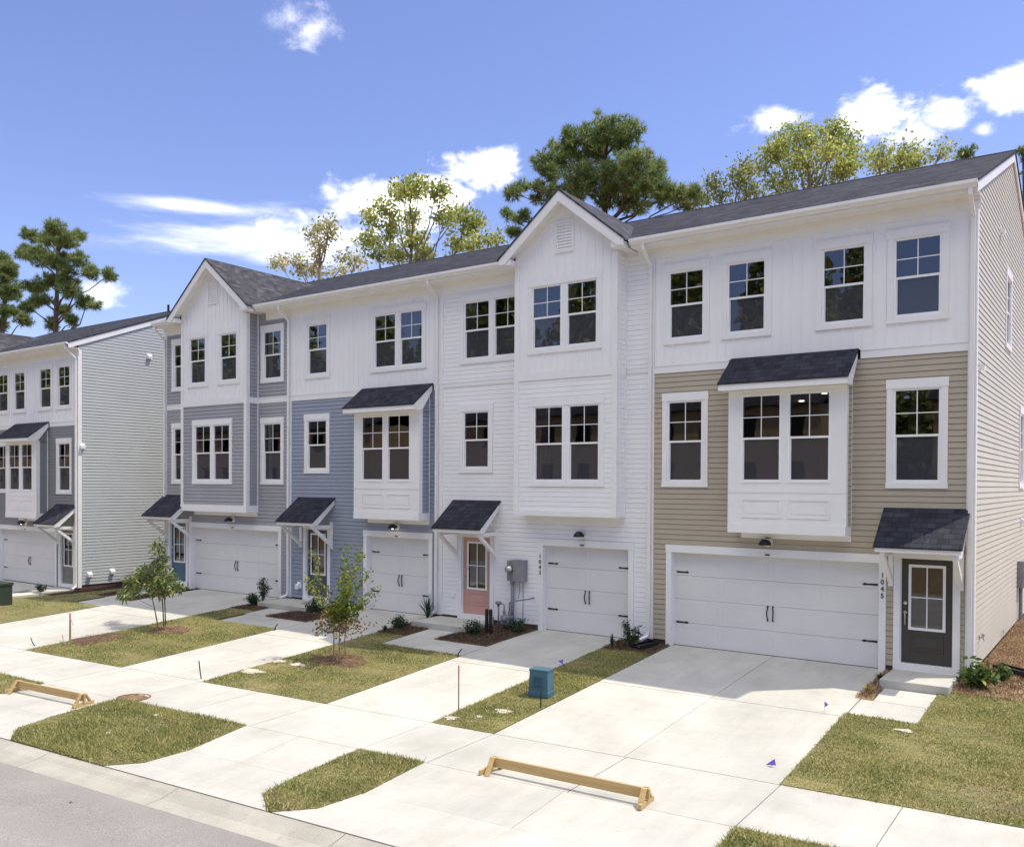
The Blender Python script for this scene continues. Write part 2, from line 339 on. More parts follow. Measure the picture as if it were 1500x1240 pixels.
SKYTINT = (.76, .67, .81, 1.); CLOUD_AND_FILL = (15.8, 14.9, 12.7, 1.); SKY_STR = .13; SUN_STR = 2.2; EXPOSURE = .94
LOBES={
'pine1':[(-23.54,28.25,24.88,1.63,0.9),(-23.24,30.3,25.07,0.92,1.05),(-26.22,29.14,25.15,1.19,0.94),(-25.88,30.69,24.71,1.74,1.08),(-28.53,30.82,24.86,1.34,1.12),(-20.84,27.0,21.92,0.85,0.85),(-26.99,26.84,22.92,0.75,1.04),(-30.76,32.21,23.65,1.16,0.7),(-22.65,28.35,22.09,1.42,1.01),(-24.92,28.21,22.08,1.66,0.91),(-22.92,33.46,23.84,0.66,0.79),(-21.57,29.79,21.47,1.23,0.9),(-21.68,32.38,21.57,1.19,0.6),(-23.92,29.84,21.51,1.47,0.76),(-27.53,30.93,22.7,1.11,0.8),(-30.08,27.77,22.18,0.52,0.43),(-31.54,30.87,23.66,0.37,0.37),(-33.9,32.36,22.6,0.38,0.38),(-31.2,30.15,21.35,0.64,0.45),(-32.57,31.56,21.0,0.47,0.38),(-20.45,31.22,21.33,0.58,0.41),(-17.23,26.87,19.66,0.45,0.37),(-20.06,31.85,20.72,0.67,0.33),(-22.92,30.64,20.91,1.05,0.42)],
'D1':[(-36.73,25.33,23.1,1.26,0.81),(-35.03,24.4,22.83,0.65,0.61),(-39.37,27.22,23.66,0.85,0.66),(-39.41,25.91,22.38,1.02,0.74),(-41.48,26.72,22.24,0.77,0.67),(-42.33,27.25,21.06,0.87,0.68),(-40.81,26.71,19.98,1.19,0.76),(-40.5,27.41,21.29,0.67,0.96),(-38.21,25.64,18.9,0.64,0.64),(-37.93,27.03,22.18,0.37,0.93),(-36.84,25.81,19.87,0.54,1.27),(-37.3,27.52,19.64,0.56,0.93),(-37.56,27.32,18.7,0.93,0.47),(-33.77,24.6,22.34,0.34,0.86),(-33.59,24.73,21.7,0.34,0.6),(-33.53,25.0,20.25,0.52,0.61),(-34.85,27.65,21.58,0.82,0.55),(-32.21,25.77,20.43,0.86,0.52),(-32.47,26.46,19.99,0.79,0.52),(-32.92,25.29,18.71,0.6,0.43)],
'D2':[(-48.47,28.02,22.97,0.73,0.62),(-46.72,27.7,22.86,0.51,0.61),(-47.65,27.61,21.71,0.61,0.72),(-49.45,28.22,22.65,0.42,0.52),(-47.2,28.22,22.3,0.31,0.62),(-53.93,29.01,21.35,0.88,0.55),(-51.28,28.46,21.13,0.96,0.64),(-51.21,29.1,20.45,0.86,0.54),(-49.08,28.93,20.13,0.84,0.63),(-46.87,29.32,20.94,0.62,0.52),(-44.92,28.47,19.97,0.71,0.51),(-44.92,27.1,19.19,0.7,0.4),(-49.48,28.94,21.24,0.42,0.74)],
'D3':[(-30.34,24.41,18.45,0.58,0.33),(-29.53,24.36,18.4,0.49,0.33),(-28.54,24.06,18.09,0.4,0.24),(-30.69,24.19,18.12,0.58,0.25)],
'D4':[(-11.96,27.2,21.73,0.77,0.49),(-13.05,28.92,21.81,0.81,0.59),(-11.39,28.21,21.58,0.85,0.57),(-13.09,27.4,20.99,0.57,0.71),(-11.3,26.77,20.07,0.9,0.62),(-10.4,29.0,22.15,0.5,0.5),(-10.33,29.39,21.73,0.78,0.57),(-10.14,26.83,20.19,0.68,0.54),(-9.67,28.86,20.71,0.56,0.56),(-9.55,27.74,19.66,0.62,0.48),(-12.42,27.02,19.5,0.63,0.56),(-13.64,27.43,20.39,0.36,0.5),(-11.54,28.76,19.65,0.5,0.36),(-10.4,29.07,19.69,0.57,0.36),(-12.13,26.71,18.49,0.49,0.28),(-13.57,28.32,19.73,0.29,0.29)],
'D5':[(-7.33,25.1,19.22,0.44,0.38),(-7.78,26.43,19.08,0.78,0.39),(-6.56,25.66,18.97,0.57,0.44),(-6.18,26.76,19.42,0.52,0.45),(-6.06,26.96,19.04,0.58,0.32),(-6.92,26.01,18.61,0.58,0.26),(-5.04,27.0,19.22,0.45,0.32)],
'D6':[(-16.3,31.54,21.95,0.56,0.56),(-16.49,30.97,21.23,0.71,0.55),(-16.35,32.24,20.96,0.56,0.48),(-17.91,30.87,21.28,0.56,0.4),(-17.64,31.27,20.74,0.64,0.48),(-18.92,31.78,20.91,0.66,0.41),(-15.74,32.27,20.66,0.4,0.32),(-19.46,31.18,21.17,0.41,0.33)],
'L1':[(-65.84,17.04,23.16,0.74,0.53),(-70.26,18.77,23.46,1.11,0.56),(-65.4,17.6,22.44,1.05,0.63),(-65.99,19.01,23.12,0.43,0.43),(-73.1,18.8,24.2,0.8,0.46),(-72.09,17.75,22.4,0.78,0.56),(-69.66,17.92,21.8,1.21,0.77),(-67.26,18.04,20.94,0.97,0.75),(-64.73,18.32,20.91,0.74,0.63),(-63.07,18.22,19.61,0.63,0.52),(-65.89,18.13,19.7,0.96,0.75),(-68.72,18.25,19.83,0.98,0.66),(-61.63,19.02,19.47,0.52,0.42),(-70.95,18.01,19.51,1.11,0.55),(-65.36,17.85,18.52,0.85,0.53),(-64.55,18.49,17.75,0.85,0.42),(-68.74,17.45,18.05,0.98,0.43),(-71.2,17.59,17.81,0.66,0.44),(-68.12,19.04,17.43,0.55,0.55),(-65.23,18.05,16.16,0.53,0.42),(-68.43,18.1,16.22,0.44,0.44),(-59.76,16.88,16.56,0.4,0.25)],
'L2':[(-78.13,18.95,22.96,0.59,0.71),(-77.13,19.05,21.95,0.59,0.71),(-77.62,18.71,21.36,1.06,0.94),(-76.58,19.07,20.12,0.94,0.82),(-78.42,19.08,20.05,0.83,0.71),(-76.46,18.73,18.29,0.93,0.58),(-74.83,19.08,17.3,0.7,0.46),(-78.83,18.98,17.4,0.6,0.6)],
'RP':[(-4.56,30.06,20.1,0.2,0.17),(-4.25,29.95,20.07,0.23,0.2),(-4.68,30.06,19.93,0.27,0.17),(-4.38,30.07,19.74,0.27,0.17)],
'RP2':[(-1.5,30.0,18.3,.7,.6),(-1.0,30.3,17.2,.8,.6),(-.4,30,16.2,.9,.7),(.3,30,15.,.9,.8),(-1.6,30.2,17.4,.6,.6),(-.9,30,15.6,.7,.7),(-2.12,29.92,19.54,0.26,0.19),(-1.89,29.92,19.37,0.26,0.26)],
'T1':[(-18.99,-4.42,1.9,0.07,0.22),(-19.1,-4.29,1.48,0.17,0.22),(-19.26,-4.61,1.2,0.26,0.18),(-18.62,-4.52,1.1,0.22,0.22),(-19.18,-4.46,0.88,0.37,0.18),(-19.79,-4.58,0.72,0.19,0.13),(-18.31,-4.56,1.0,0.16,0.14),(-19.91,-4.58,0.93,0.13,0.09),(-18.07,-4.56,0.84,0.13,0.07),(-20.32,-4.46,0.46,0.17,0.08),(-18.75,-4.59,0.68,0.29,0.09)],
}
# ---------------------------------------------------------------- cladding
def cut(a0, a1, gaps):
    out = [(a0, a1)]
    for g0, g1 in gaps:
        nxt = []
        for p, q in out:
            if g1 <= p or g0 >= q: nxt.append((p, q)); continue
            if g0 > p: nxt.append((p, g0))
            if g1 < q: nxt.append((g1, q))
        out = nxt
    return [(p, q) for p, q in out if q-p > .004]

def front(y=0.): return lambda a, o, z: (a, y-o, z)
def right(x=0.): return lambda a, o, z: (x+o, a, z)
def left(x=0.): return lambda a, o, z: (x-o, a, z)

def lap(mb, tf, z0, z1, span, holes=(), e=.114, lo=.016, hi=.004, gv=.009, gd=-.024):
    """horizontal lap courses: each leans out to a lip at its foot that overhangs a narrow shadow gap; openings are left open"""
    if not callable(span): s0 = span; span = lambda z: s0
    z = z0
    while z < z1-.001:
        zt = min(z+e, z1); zg = max(zt-gv, z+.01)
        br = sorted({z, zg, zt} | {h for H in holes for h in H[2:4] if z < h < zt})
        for i in range(len(br)-1):
            b, t = br[i], br[i+1]; gr = b >= zg-1e-6
            ob = gd if gr else lo+(hi-lo)*(b-z)/e; ot = gd if gr else lo+(hi-lo)*(t-z)/e
            gaps = [(H[0], H[1]) for H in holes if H[2] < (b+t)/2 < H[3]]
            A, B = span(b), span(t)
            if B[1]-B[0] < .01: B = ((B[0]+B[1])/2-.005, (B[0]+B[1])/2+.005)
            for p, q in (cut(*A, gaps) if gaps or A == B else [A]):
                p2, q2 = (p, q) if gaps or A == B else B
                mb.quad(tf(p, ob, b), tf(q, ob, b), tf(q2, ot, t), tf(p2, ot, t))
                if i == 0: mb.quad(tf(p, gd, b), tf(q, gd, b), tf(q, ob, b), tf(p, ob, b))
                if abs(b-zg) < 1e-6: mb.quad(tf(p, gd, b), tf(q, gd, b), tf(q, hi, b), tf(p, hi, b))
        z = zt
    return mb

def board(mb, tf, z0, z1, span, holes=(), step=.205, top=None):
    """flat sheet with narrow vertical battens; top(a) gives a sloping upper edge"""
    a0, a1 = span
    br = sorted({z0, z1} | {min(max(h, z0), z1) for H in holes for h in H[2:4]})
    for b, t in zip(br, br[1:]):
        gaps = [(H[0], H[1]) for H in holes if H[2] < (b+t)/2 < H[3]]
        for p, q in cut(a0, a1, gaps): mb.quad(tf(p, .004, b), tf(q, .004, b), tf(q, .004, t), tf(p, .004, t))
    n = int((a1-a0)/step); off = ((a1-a0)-n*step)/2
    for k in range(n+1):
        a = a0+off+k*step
        if a-.014 < a0 or a+.014 > a1: continue
        zz = cut(z0, top(a) if top else z1, [(H[2], H[3]) for H in holes if H[0] < a+.014 and H[1] > a-.014])
        for p, q in zz:
            mb.quad(tf(a-.014,.016,p), tf(a+.014,.016,p), tf(a+.014,.016,q), tf(a-.014,.016,q))
            mb.quad(tf(a-.014,.004,p), tf(a-.014,.016,p), tf(a-.014,.016,q), tf(a-.014,.004,q))
            mb.quad(tf(a+.014,.004,p), tf(a+.014,.016,p), tf(a+.014,.016,q), tf(a+.014,.004,q))
    return mb

# ---------------------------------------------------------------- windows
WG = .77
_cache = {}
def window_mesh(h):
    k = ('win', h)
    if k in _cache: return _cache[k]
    w = WG/2; f = .045; mb = MB()
    mb.box(-w-f, -w, -.014, .08, -f, h+f).box(w, w+f, -.014, .08, -f, h+f)
    mb.box(-w, w, -.014, .08, h, h+f).box(-w, w, -.018, .08, -f, 0)
    mid = h*.50
    mb.box(-w, w, .0, .06, mid-.022, mid+.022)
    for x in (-w, w-.018): mb.box(x, x+.018, .022, .06, 0, mid-.022)
    mb.box(-w+.018, w-.018, .022, .06, 0, .02)
    mb.box(-.009, .009, .008, .026, mid+.022, h)
    q = mid+(h-mid)*.5
    mb.box(-w, -.009, .008, .026, q-.009, q+.009).box(.009, w, .008, .026, q-.009, q+.009)
    _cache[k] = mb.mesh('window_frame', M['vinyl']); return _cache[k]
def pane_mesh(h, up):
    k = ('pane', h, up)
    if k in _cache: return _cache[k]
    w = WG/2; mid = h*.5
    z0, z1, y = (mid+.02, h, .018) if up else (0, mid-.02, .034)
    _cache[k] = MB().quad((-w, y, z0), (w, y, z0), (w, y, z1), (-w, y, z1)).mesh('pane', M['glass' if up else 'screen']); return _cache[k]
def casing_mesh(w, h, mull=0.):
    k = ('cas', w, h, mull)
    if k in _cache: return _cache[k]
    x = w/2+.045; mb = MB(); y0, y1 = -.034, .03
    mb.box(-x-.115, -x, y0, y1, -.045, h+.045).box(x, x+.115, y0, y1, -.045, h+.045)
    mb.box(-x-.125, x+.125, y0-.008, y1, h+.045, h+.225)
    mb.box(-x-.125, x+.125, y0-.006, y1, -.045-.1, -.045)
    if mull: mb.box(-mull, mull, y0+.004, y1, -.045, h+.045)
    _cache[k] = mb.mesh('casing', M['trim']); return _cache[k]

def window(root, c, z, h, y=0., rz=0., pair=0., case=True, swap=False):
    """c = centre along the wall (x, or y for side walls when swap), z = bottom of the glass"""
    xs = (c-pair/2, c+pair/2) if pair else (c,)
    P = (lambda a: (y, a, z)) if swap else (lambda a: (a, y, z))
    ws = []
    for a in xs:
        o = put('window', window_mesh(h), root, P(a), rz)
        put('pane', pane_mesh(h, True), o); put('pane', pane_mesh(h, False), o); ws.append(o)
    if case:
        cm = casing_mesh(WG+pair, h, (pair-WG)/2-.045 if pair else 0.)
        put('window_casing', cm, root, P(c), rz)
    return ws
def hole(c, z, h, pair=0.):
    w = (WG+pair)/2+.05
    return (c-w, c+w, z-.05, h+z+.05)

# ---------------------------------------------------------------- doors
def entry_door(root, c, paint, z0=.2, h=2.02, w=.90):
    mb = MB(); t = .115
    mb.box(c-w/2-t-.02, c-w/2-.02, -.034, .03, .06, z0+h+.02).box(c+w/2+.02, c+w/2+t+.02, -.034, .03, .06, z0+h+.02)
    mb.box(c-w/2-t-.03, c+w/2+t+.03, -.04, .03, z0+h+.02, z0+h+.15)
    mb.box(c-w/2-.02, c-w/2, .0, .12, z0, z0+h+.02).box(c+w/2, c+w/2+.02, .0, .12, z0, z0+h+.02)
    mb.box(c-w/2, c+w/2, .0, .12, z0+h, z0+h+.02)
    mb.box(c-w/2-t-.02, c+w/2+t+.02, -.05, .12, .07, z0)
    fr = mb.build('door_casing', M['trim'], root)
    g0, g1 = z0+h*.335, z0+h*.93; gw = w*.33
    d = MB(); y = .05
    d.box(c-w/2, c-gw, y, y+.045, z0+.01, z0+h).box(c+gw, c+w/2, y, y+.045, z0+.01, z0+h)
    d.box(c-gw, c+gw, y, y+.045, g1, z0+h).box(c-gw, c+gw, y, y+.045, z0+.01, g0)
    p0, p1 = z0+h*.12, z0+h*.285
    for a in ((c-gw, c-gw+.035, p0, p1), (c+gw-.035, c+gw, p0, p1), (c-gw+.035, c+gw-.035, p1-.035, p1), (c-gw+.035, c+gw-.035, p0, p0+.035)):
        d.box(a[0], a[1], y-.012, y, a[2], a[3])
    d.box(c-gw+.08, c+gw-.08, y-.008, y, p0+.075, p1-.075)
    door = d.build('door', paint, root)
    bevel(door, .004, 1)
    lf = MB()
    lf.box(c-gw-.03, c-gw+.02, y-.014, y-.001, g0-.03, g1+.03).box(c+gw-.02, c+gw+.03, y-.014, y-.001, g0-.03, g1+.03)
    lf.box(c-gw+.02, c+gw-.02, y-.014, y-.001, g1-.02, g1+.03).box(c-gw+.02, c+gw-.02, y-.014, y-.001, g0-.03, g0+.02)
    gm = (g0+g1)/2
    lf.box(c-.011, c+.011, y-.008, y+.01, g0+.02, g1-.02)
    lf.box(c-gw+.02, c-.011, y-.008, y+.01, gm-.011, gm+.011).box(c+.011, c+gw-.02, y-.008, y+.01, gm-.011, gm+.011)
    lf.build('door_light_frame', M['vinyl'], door)
    MB().quad((c-gw, y+.02, g0), (c+gw, y+.02, g0), (c+gw, y+.02, g1), (c-gw, y+.02, g1)).build('pane', M['glass'], door)
    hx = c-w/2+.07
    k = MB().lathe([(0,-.03),(.033,-.028),(.033,0)], (hx, y, z0+1.16), 12, axis='y')
    k.lathe([(0,-.03),(.03,-.028),(.03,0)], (hx, y, z0+.98), 12, axis='y')
    k.tube([(hx, y-.02, z0+.98), (hx, y-.06, z0+.96), (hx, y-.06, z0+.75), (hx, y-.01, z0+.73)], .011, 8)
    k.build('door_handle', M['steel'], door)
    # dark hall behind the glass
    q = MB(); q.quad((c-.7,.13,.1),(c-.7,3,.1),(c-.7,3,2.5),(c-.7,.13,2.5)).quad((c+.7,.13,.1),(c+.7,3,.1),(c+.7,3,2.5),(c+.7,.13,2.5))
    q.quad((c-.7,3,.1),(c+.7,3,.1),(c+.7,3,2.5),(c-.7,3,2.5)).quad((c-.7,.13,.1),(c+.7,.13,.1),(c+.7,3,.1),(c-.7,3,.1)).quad((c-.7,.13,2.5),(c+.7,.13,2.5),(c+.7,3,2.5),(c-.7,3,2.5))
    q.build('hallway', M['room'], root)
    return (c-w/2-.06, c+w/2+.06, .1, z0+h+.06)

def garage_door(root, x0, x1, h=2.11):
    c = (x0+x1)/2; w = x1-x0
    t = MB()
    t.box(x0-.13, x0, -.034, .03, -.02, h).box(x1, x1+.13, -.034, .03, -.02, h).box(x0-.14, x1+.14, -.04, .03, h, h+.17)
    t.box(x0-.02, x0, .03, .17, -.02, h).box(x1, x1+.02, .03, .17, -.02, h).box(x0, x1, .03, .17, h, h+.02)
    t.build('garage_door_casing', M['trim'], root)
    d = MB(); n = max(2, int(round(w/1.12))); y = .15; sh = h/4
    for s in range(4):
        z0 = s*sh+(.012 if s == 0 else .003); z1 = (s+1)*sh-.003
        d.box(x0, x1, y, y+.04, z0, z1)
        pw = w/n
        for k in range(n):
            a = x0+k*pw+.05; b = x0+(k+1)*pw-.05; p, q = z0+.075, z1-.075
            d.box(a, b, y-.003, y, p, p+.02).box(a, b, y-.003, y, q-.02, q).box(a, a+.02, y-.003, y, p+.02, q-.02).box(b-.02, b, y-.003, y, p+.02, q-.02)
    door = d.build('garage_door', M['garage'], root)
    MB().box(x0, x1, y-.004, y+.03, -.012, .011).build('weather_seal', M['black'], door)
    for s, z in ((1, 1.66), (1, .53), (-1, 1.66), (-1, .53)):
        e = x0+.06 if s == 1 else x1-.06
        mb = MB(); mb.prism([(e, y-.012, z-.022), (e, y-.012, z+.022), (e+s*.2, y-.012, z+.014), (e+s*.25, y-.012, z+.026), (e+s*.30, y-.012, z), (e+s*.25, y-.012, z-.026), (e+s*.2, y-.012, z-.014)], (0, .01, 0))
        mb.build('hinge', M['black'], door)
    for s in (-1, 1):
        a = c+s*.055; mb = MB()
        mb.tube([(a, y-.012, .74), (a, y-.03, .78), (a+s*.012, y-.05, .86), (a+s*.012, y-.05, .93), (a, y-.03, 1.01), (a, y-.012, 1.05)], [.02, .012, .013, .013, .012, .02], 8)
        mb.build('handle', M['black'], door)
    return (x0-.01, x1+.01, -.2, h+.01)

def wall_lamp(root, c, z=2.43, lit=False):
    b = MB(); b.lathe([(0,-.03),(.10,-.03),(.105,-.015),(.105,.0)], (c, 0, z), 16, axis='y')
    o = b.build('wall_lamp', M['vinyl'], root)
    s = MB(); s.tube([(c, -.03, z), (c, -.12, z+.03), (c, -.19, z+.02)], .016, 8)
    s.lathe([(.03, .075), (.07, .065), (.125, 0), (.135, -.05), (.13, -.05), (.115, 0), (.06, .05)], (c, -.20, z-.01), 16)
    s.build('lamp_shade', M['black'], o, smooth=True)
    l = MB(); l.lathe([(0, -.075), (.025, -.065), (.03, -.04), (.02, 0)], (c, -.20, z-.005), 10)
    l.build('bulb', M['lamp' if lit else 'vinyl'], o, smooth=True)
    MB().box(c-.05, c+.05, -.06, -.041, 2.145, 2.17).build('door_sensor', M['black'], root)

def awning(root, c, w=1.52, zt=3.20, zb=2.52, d=.87):
    x0, x1 = c-w/2, c+w/2; s = (zt-zb)/d
    a = MB(); a.prism([(x0-.03, 0, zt), (x0-.03, -d-.03, zb-.03*s), (x0-.03, -d-.03, zb-.03*s-.035), (x0-.03, 0, zt-.035)], (w+.06, 0, 0))
    o = a.build('awning', M['sha'], root)
    f = MB()
    f.box(x0, x1, -d, -d+.025, zb-.135, zb-.036)
    for x in (x0, x1-.03):
        f.prism([(x, -.005, zt-.036), (x, -d+.025, zb-.036+.025*s), (x, -d+.025, zb-.135), (x, -d+.18, zb-.135), (x, -.005, zt-.036-.17)], (.03, 0, 0))
    f.quad((x0+.03, -.005, zt-.12), (x1-.03, -.005, zt-.12), (x1-.03, -d+.03, zb-.11), (x0+.03, -d+.03, zb-.11))
    f.build('awning_fascia', M['trim'], o)
    for x in (x0+.07, x1-.16):
        b = MB(); w2 = .09
        b.box(x, x+w2, -d+.08, -.05, zb-.225, zb-.135)
        b.box(x, x+w2, -.05, -.004, zb-.85, zb-.05)
        b.prism([(x+.004, -.05, zb-.80), (x+.004, -.05, zb-.68), (x+.004, -d+.22, zb-.225), (x+.004, -d+.10, zb-.225)], (w2-.008, 0, 0))
        b.build('awning_bracket', M['trim'], o)

def downspout(root, x, top=9.03, bottom=.16, gut=-.46, y=-.075, out=True, side=0):
    p = [(x, gut, top), (x, gut, top-.12), (x, y, top-.42), (x, y, bottom+.1)]
    if out: p += [(x+side*.02, y-.03, bottom), (x+side*.12, y-.22, bottom-.07)]
    MB().tube(p, .052, 4, sq=(1., .78)).build('downspout', M['alum'], root)

def digits(root, txt, x, z, y=-.04, size=.135, step=.135):
    for i, ch in enumerate(txt):
        cu = bpy.data.curves.new('digit', 'FONT'); cu.body = ch; cu.size = size; cu.extrude = .006; cu.align_x = 'CENTER'; cu.offset = .0
        t = bpy.data.objects.new('digit', cu); COL.objects.link(t)
        bpy.context.view_layer.update()
        me = bpy.data.meshes.new_from_object(t.evaluated_get(bpy.context.evaluated_depsgraph_get()))
        bpy.data.objects.remove(t)
        me.materials.clear(); me.materials.append(M['black'])
        V = np.empty(len(me.vertices)*3, np.float32); me.vertices.foreach_get('co', V); V = V.reshape(-1, 3)
        V = np.stack([V[:,0]+x, y-.004-V[:,2], V[:,1]+z-i*step], 1); me.vertices.foreach_set('co', V.ravel().astype(np.float32))
        o = put('house_number', me, root)

# ---------------------------------------------------------------- roof pieces
EY, EZ, RY, RZ = -.425, 9.172, 5.5, 11.53          # eave edge and ridge of every main roof
SL = (RZ-EZ)/(RY-EY)
def rz(y): return EZ+SL*(y-EY)
DEPTH = 11.0
def main_roof(root, x0, x1):
    mb = MB(); by = 2*RY-EY
    mb.prism([(x0, EY, EZ), (x0, RY, RZ), (x0, by, EZ), (x0, by, EZ-.07), (x0, RY, RZ-.075), (x0, EY, EZ-.035)], (x1-x0, 0, 0))
    mb.prism([(x0-.004, RY-.13, rz(RY-.13)+.012), (x0-.004, RY, RZ+.02), (x0-.004, RY+.13, rz(RY-.13)+.012), (x0-.004, RY, RZ+.002)], (x1-x0+.008, 0, 0))
    return mb.build('roof', M['shx'], root)
def eave(root, x0, x1, caps=(True, True)):
    f = MB(); f.box(x0, x1, -.42, -.40, 8.97, 9.12).box(x0, x1, -.40, -.02, 8.975, 8.99).box(x0, x1, -.022, 0, 8.74, 8.975)
    f.box(x0, x1, -.05, -.022, 8.915, 8.975)
    f.build('eave_trim', M['trim'], root)
    g = MB(); pr = [(-.425, 9.02), (-.48, 9.02), (-.50, 9.05), (-.545, 9.09), (-.545, 9.15), (-.53, 9.15), (-.53, 9.10), (-.425, 9.06)]
    g.prism([(x0, a, b) for a, b in pr], (x1-x0, 0, 0))
    for e, x in zip(caps, (x0, x1-.004)):
        if e: g.prism([(x, -.425, 9.02), (x, -.48, 9.02), (x, -.50, 9.05), (x, -.545, 9.09), (x, -.545, 9.155), (x, -.425, 9.155)], (.004, 0, 0))
    g.build('gutter', M['alum'], root)

def gable(root, xl, xr, hw, zr, yb=-.45, vent=True):
    """street gable over a bay: roof planes, rake boards, soffits, boxed returns, louvred vent"""
    c = (xl+xr)/2; yf = yb-.33; s = (zr-EZ)/hw; yi = EY+(zr-EZ)/SL
    g = MB()
    for k in (-1, 1):
        P = [(c, yf, zr), (c, yi, zr), (c+k*hw, EY, EZ), (c+k*(hw+.05), yf, EZ-.05*s)]
        g.prism(P, (0, 0, -.05))
    o = g.build('gable_roof', M['shy'], root)
    t = MB()
    for k in (-1, 1):
        e = hw+.01
        t.prism([(c, yf+.02, zr-.052), (c+k*e, yf+.02, zr-.052-s*e), (c+k*e, yf+.02, zr-.052-s*e-.12), (c+k*(e-.16), yf+.02, zr-.052-s*e-.12), (c, yf+.02, zr-.052-.25)], (0, .03, 0))
        b = [(c, zr-.20), (c+k*(hw-.10), zr-.20-s*(hw-.10))]
        t.quad((b[0][0], yf+.05, b[0][1]), (b[1][0], yf+.05, b[1][1]), (b[1][0], yb, b[1][1]), (b[0][0], yb, b[0][1]))
        m = abs((xl if k < 0 else xr)-c)
        t.prism([(c, yb-.03, zr-.20), (c+k*m, yb-.03, zr-.20-s*m), (c+k*m, yb-.03, zr-.36-s*m), (c, yb-.03, zr-.38)], (0, .03, 0))
        x0, x1 = sorted((c+k*(m-.02), c+k*(hw-.03)))
        t.box(x0, x1, yf+.05, -.003, 8.97, 9.10)
    t.build('rake_trim', M['trim'], root)
    if vent:
        v = MB(); w, h, z = .22, .33, zr-1.06; y = yb-.03
        v.box(c-w-.04, c-w, y-.012, yb, z-h-.04, z+h+.04).box(c+w, c+w+.04, y-.012, yb, z-h-.04, z+h+.04)
        v.box(c-w, c+w, y-.012, yb, z+h, z+h+.04).box(c-w, c+w, y-.012, yb, z-h-.04, z-h)
        for i in range(9):
            zz = z-h+.01+i*.072
            v.prism([(c-w, y, zz), (c-w, y+.022, zz+.062), (c-w, y+.028, zz+.062), (c-w, y+.01, zz)], (2*w, 0, 0))
        v.build('gable_vent', M['trim'], root)

def side_wall(root, x, facing, matl, holes=(), y1=DEPTH, z0=.12):
    """gable end wall; facing +1 looks along +x"""
    tf = right(x) if facing > 0 else left(x)
    def span(z):
        if z <= rz(0.)-.12: return (.0, y1)
        d = (z-(rz(0.)-.12))/SL
        return (min(d, RY-.01), max(y1-d, RY+.01))
    lap(MB(), tf, z0, RZ-.16, span, holes).build('side_siding', matl, root)
    r = MB(); o0, o1 = sorted((x+facing*.018, x+facing*.055))
    for a, b in ((EY+.02, RY), (RY, 2*RY-EY-.02)):
        za, zb = (rz(a) if a < RY else RZ), (RZ if b == RY else rz(2*RY-b))
        r.prism([(o0, a, za-.04), (o0, b, zb-.04-.0), (o0, b, zb-.26), (o0, a, za-.24)], (o1-o0, 0, 0))
    r.build('rake_board', M['trim'], root)

def rooms(root, x0, x1, lights=()):
    """plain plastered rooms behind the second and third floor windows"""
    m = MB()
    for z0, z1 in ((2.85, 5.62), (6.02, 8.70)):
        y0, y1 = .09, 5.2
        m.quad((x0,y0,z0),(x1,y0,z0),(x1,y1,z0),(x0,y1,z0)).quad((x0,y0,z1),(x1,y0,z1),(x1,y1,z1),(x0,y1,z1))
        m.quad((x0,y0,z0),(x0,y1,z0),(x0,y1,z1),(x0,y0,z1)).quad((x1,y0,z0),(x1,y1,z0),(x1,y1,z1),(x1,y0,z1))
        m.quad((x0,y1,z0),(x1,y1,z0),(x1,y1,z1),(x0,y1,z1))
    m.build('interior', M['room'], root)
    for a, b in lights:
        MB().lathe([(.0, 5.60), (.06, 5.60), (.06, 5.625)], (a, b, 0), 12).build('recessed_light', M['led'], root)

def shell(root, x0, x1, rear):
    b = MB(); b.box(x0+.02, x1-.02, DEPTH-.05, DEPTH, .1, 9.1).box(x0+.02, x0+.06, .3, DEPTH-.05, -.1, 9.0)
    b.quad((x0+.06,5.3,-.1),(x1-.06,5.3,-.1),(x1-.06,5.3,9.0),(x0+.06,5.3,9.0))
    b.build('rear_wall', rear, root)

def foundation(root, x0, x1, gaps):
    for p, q in cut(x0, x1, gaps): MB().box(p, q, .012, .2, -.5, .12).build('foundation', M['found'], root)

def bay(root, x0, x1, z0, z1, siding, kind, skirt=(.18, .02), d=.45, holes=(), top=None, upper=None, span=None):
    """box bay standing .45 m off the wall: cheeks, corner boards, underside"""
    b = MB()
    lap(b, right(x1), z0, z1, (-d+.0, 0.)); lap(b, left(x0), z0, z1, (-d, 0.))
    return b

def curtain(root, x0, x1, y, z0, z1):
    n = max(6, int((x1-x0)/.03)); mb = MB(); pts = []
    for i in range(n+1):
        x = x0+(x1-x0)*i/n; pts.append((x, y+.03*math.sin(i*1.35)+.008*math.sin(i*4.1)))
    for (a, b), (c, d) in zip(pts, pts[1:]): mb.quad((a, b, z0), (c, d, z0), (c, d, z1), (a, b, z1))
    mb.build('curtain', M['curtain'], root, smooth=True)

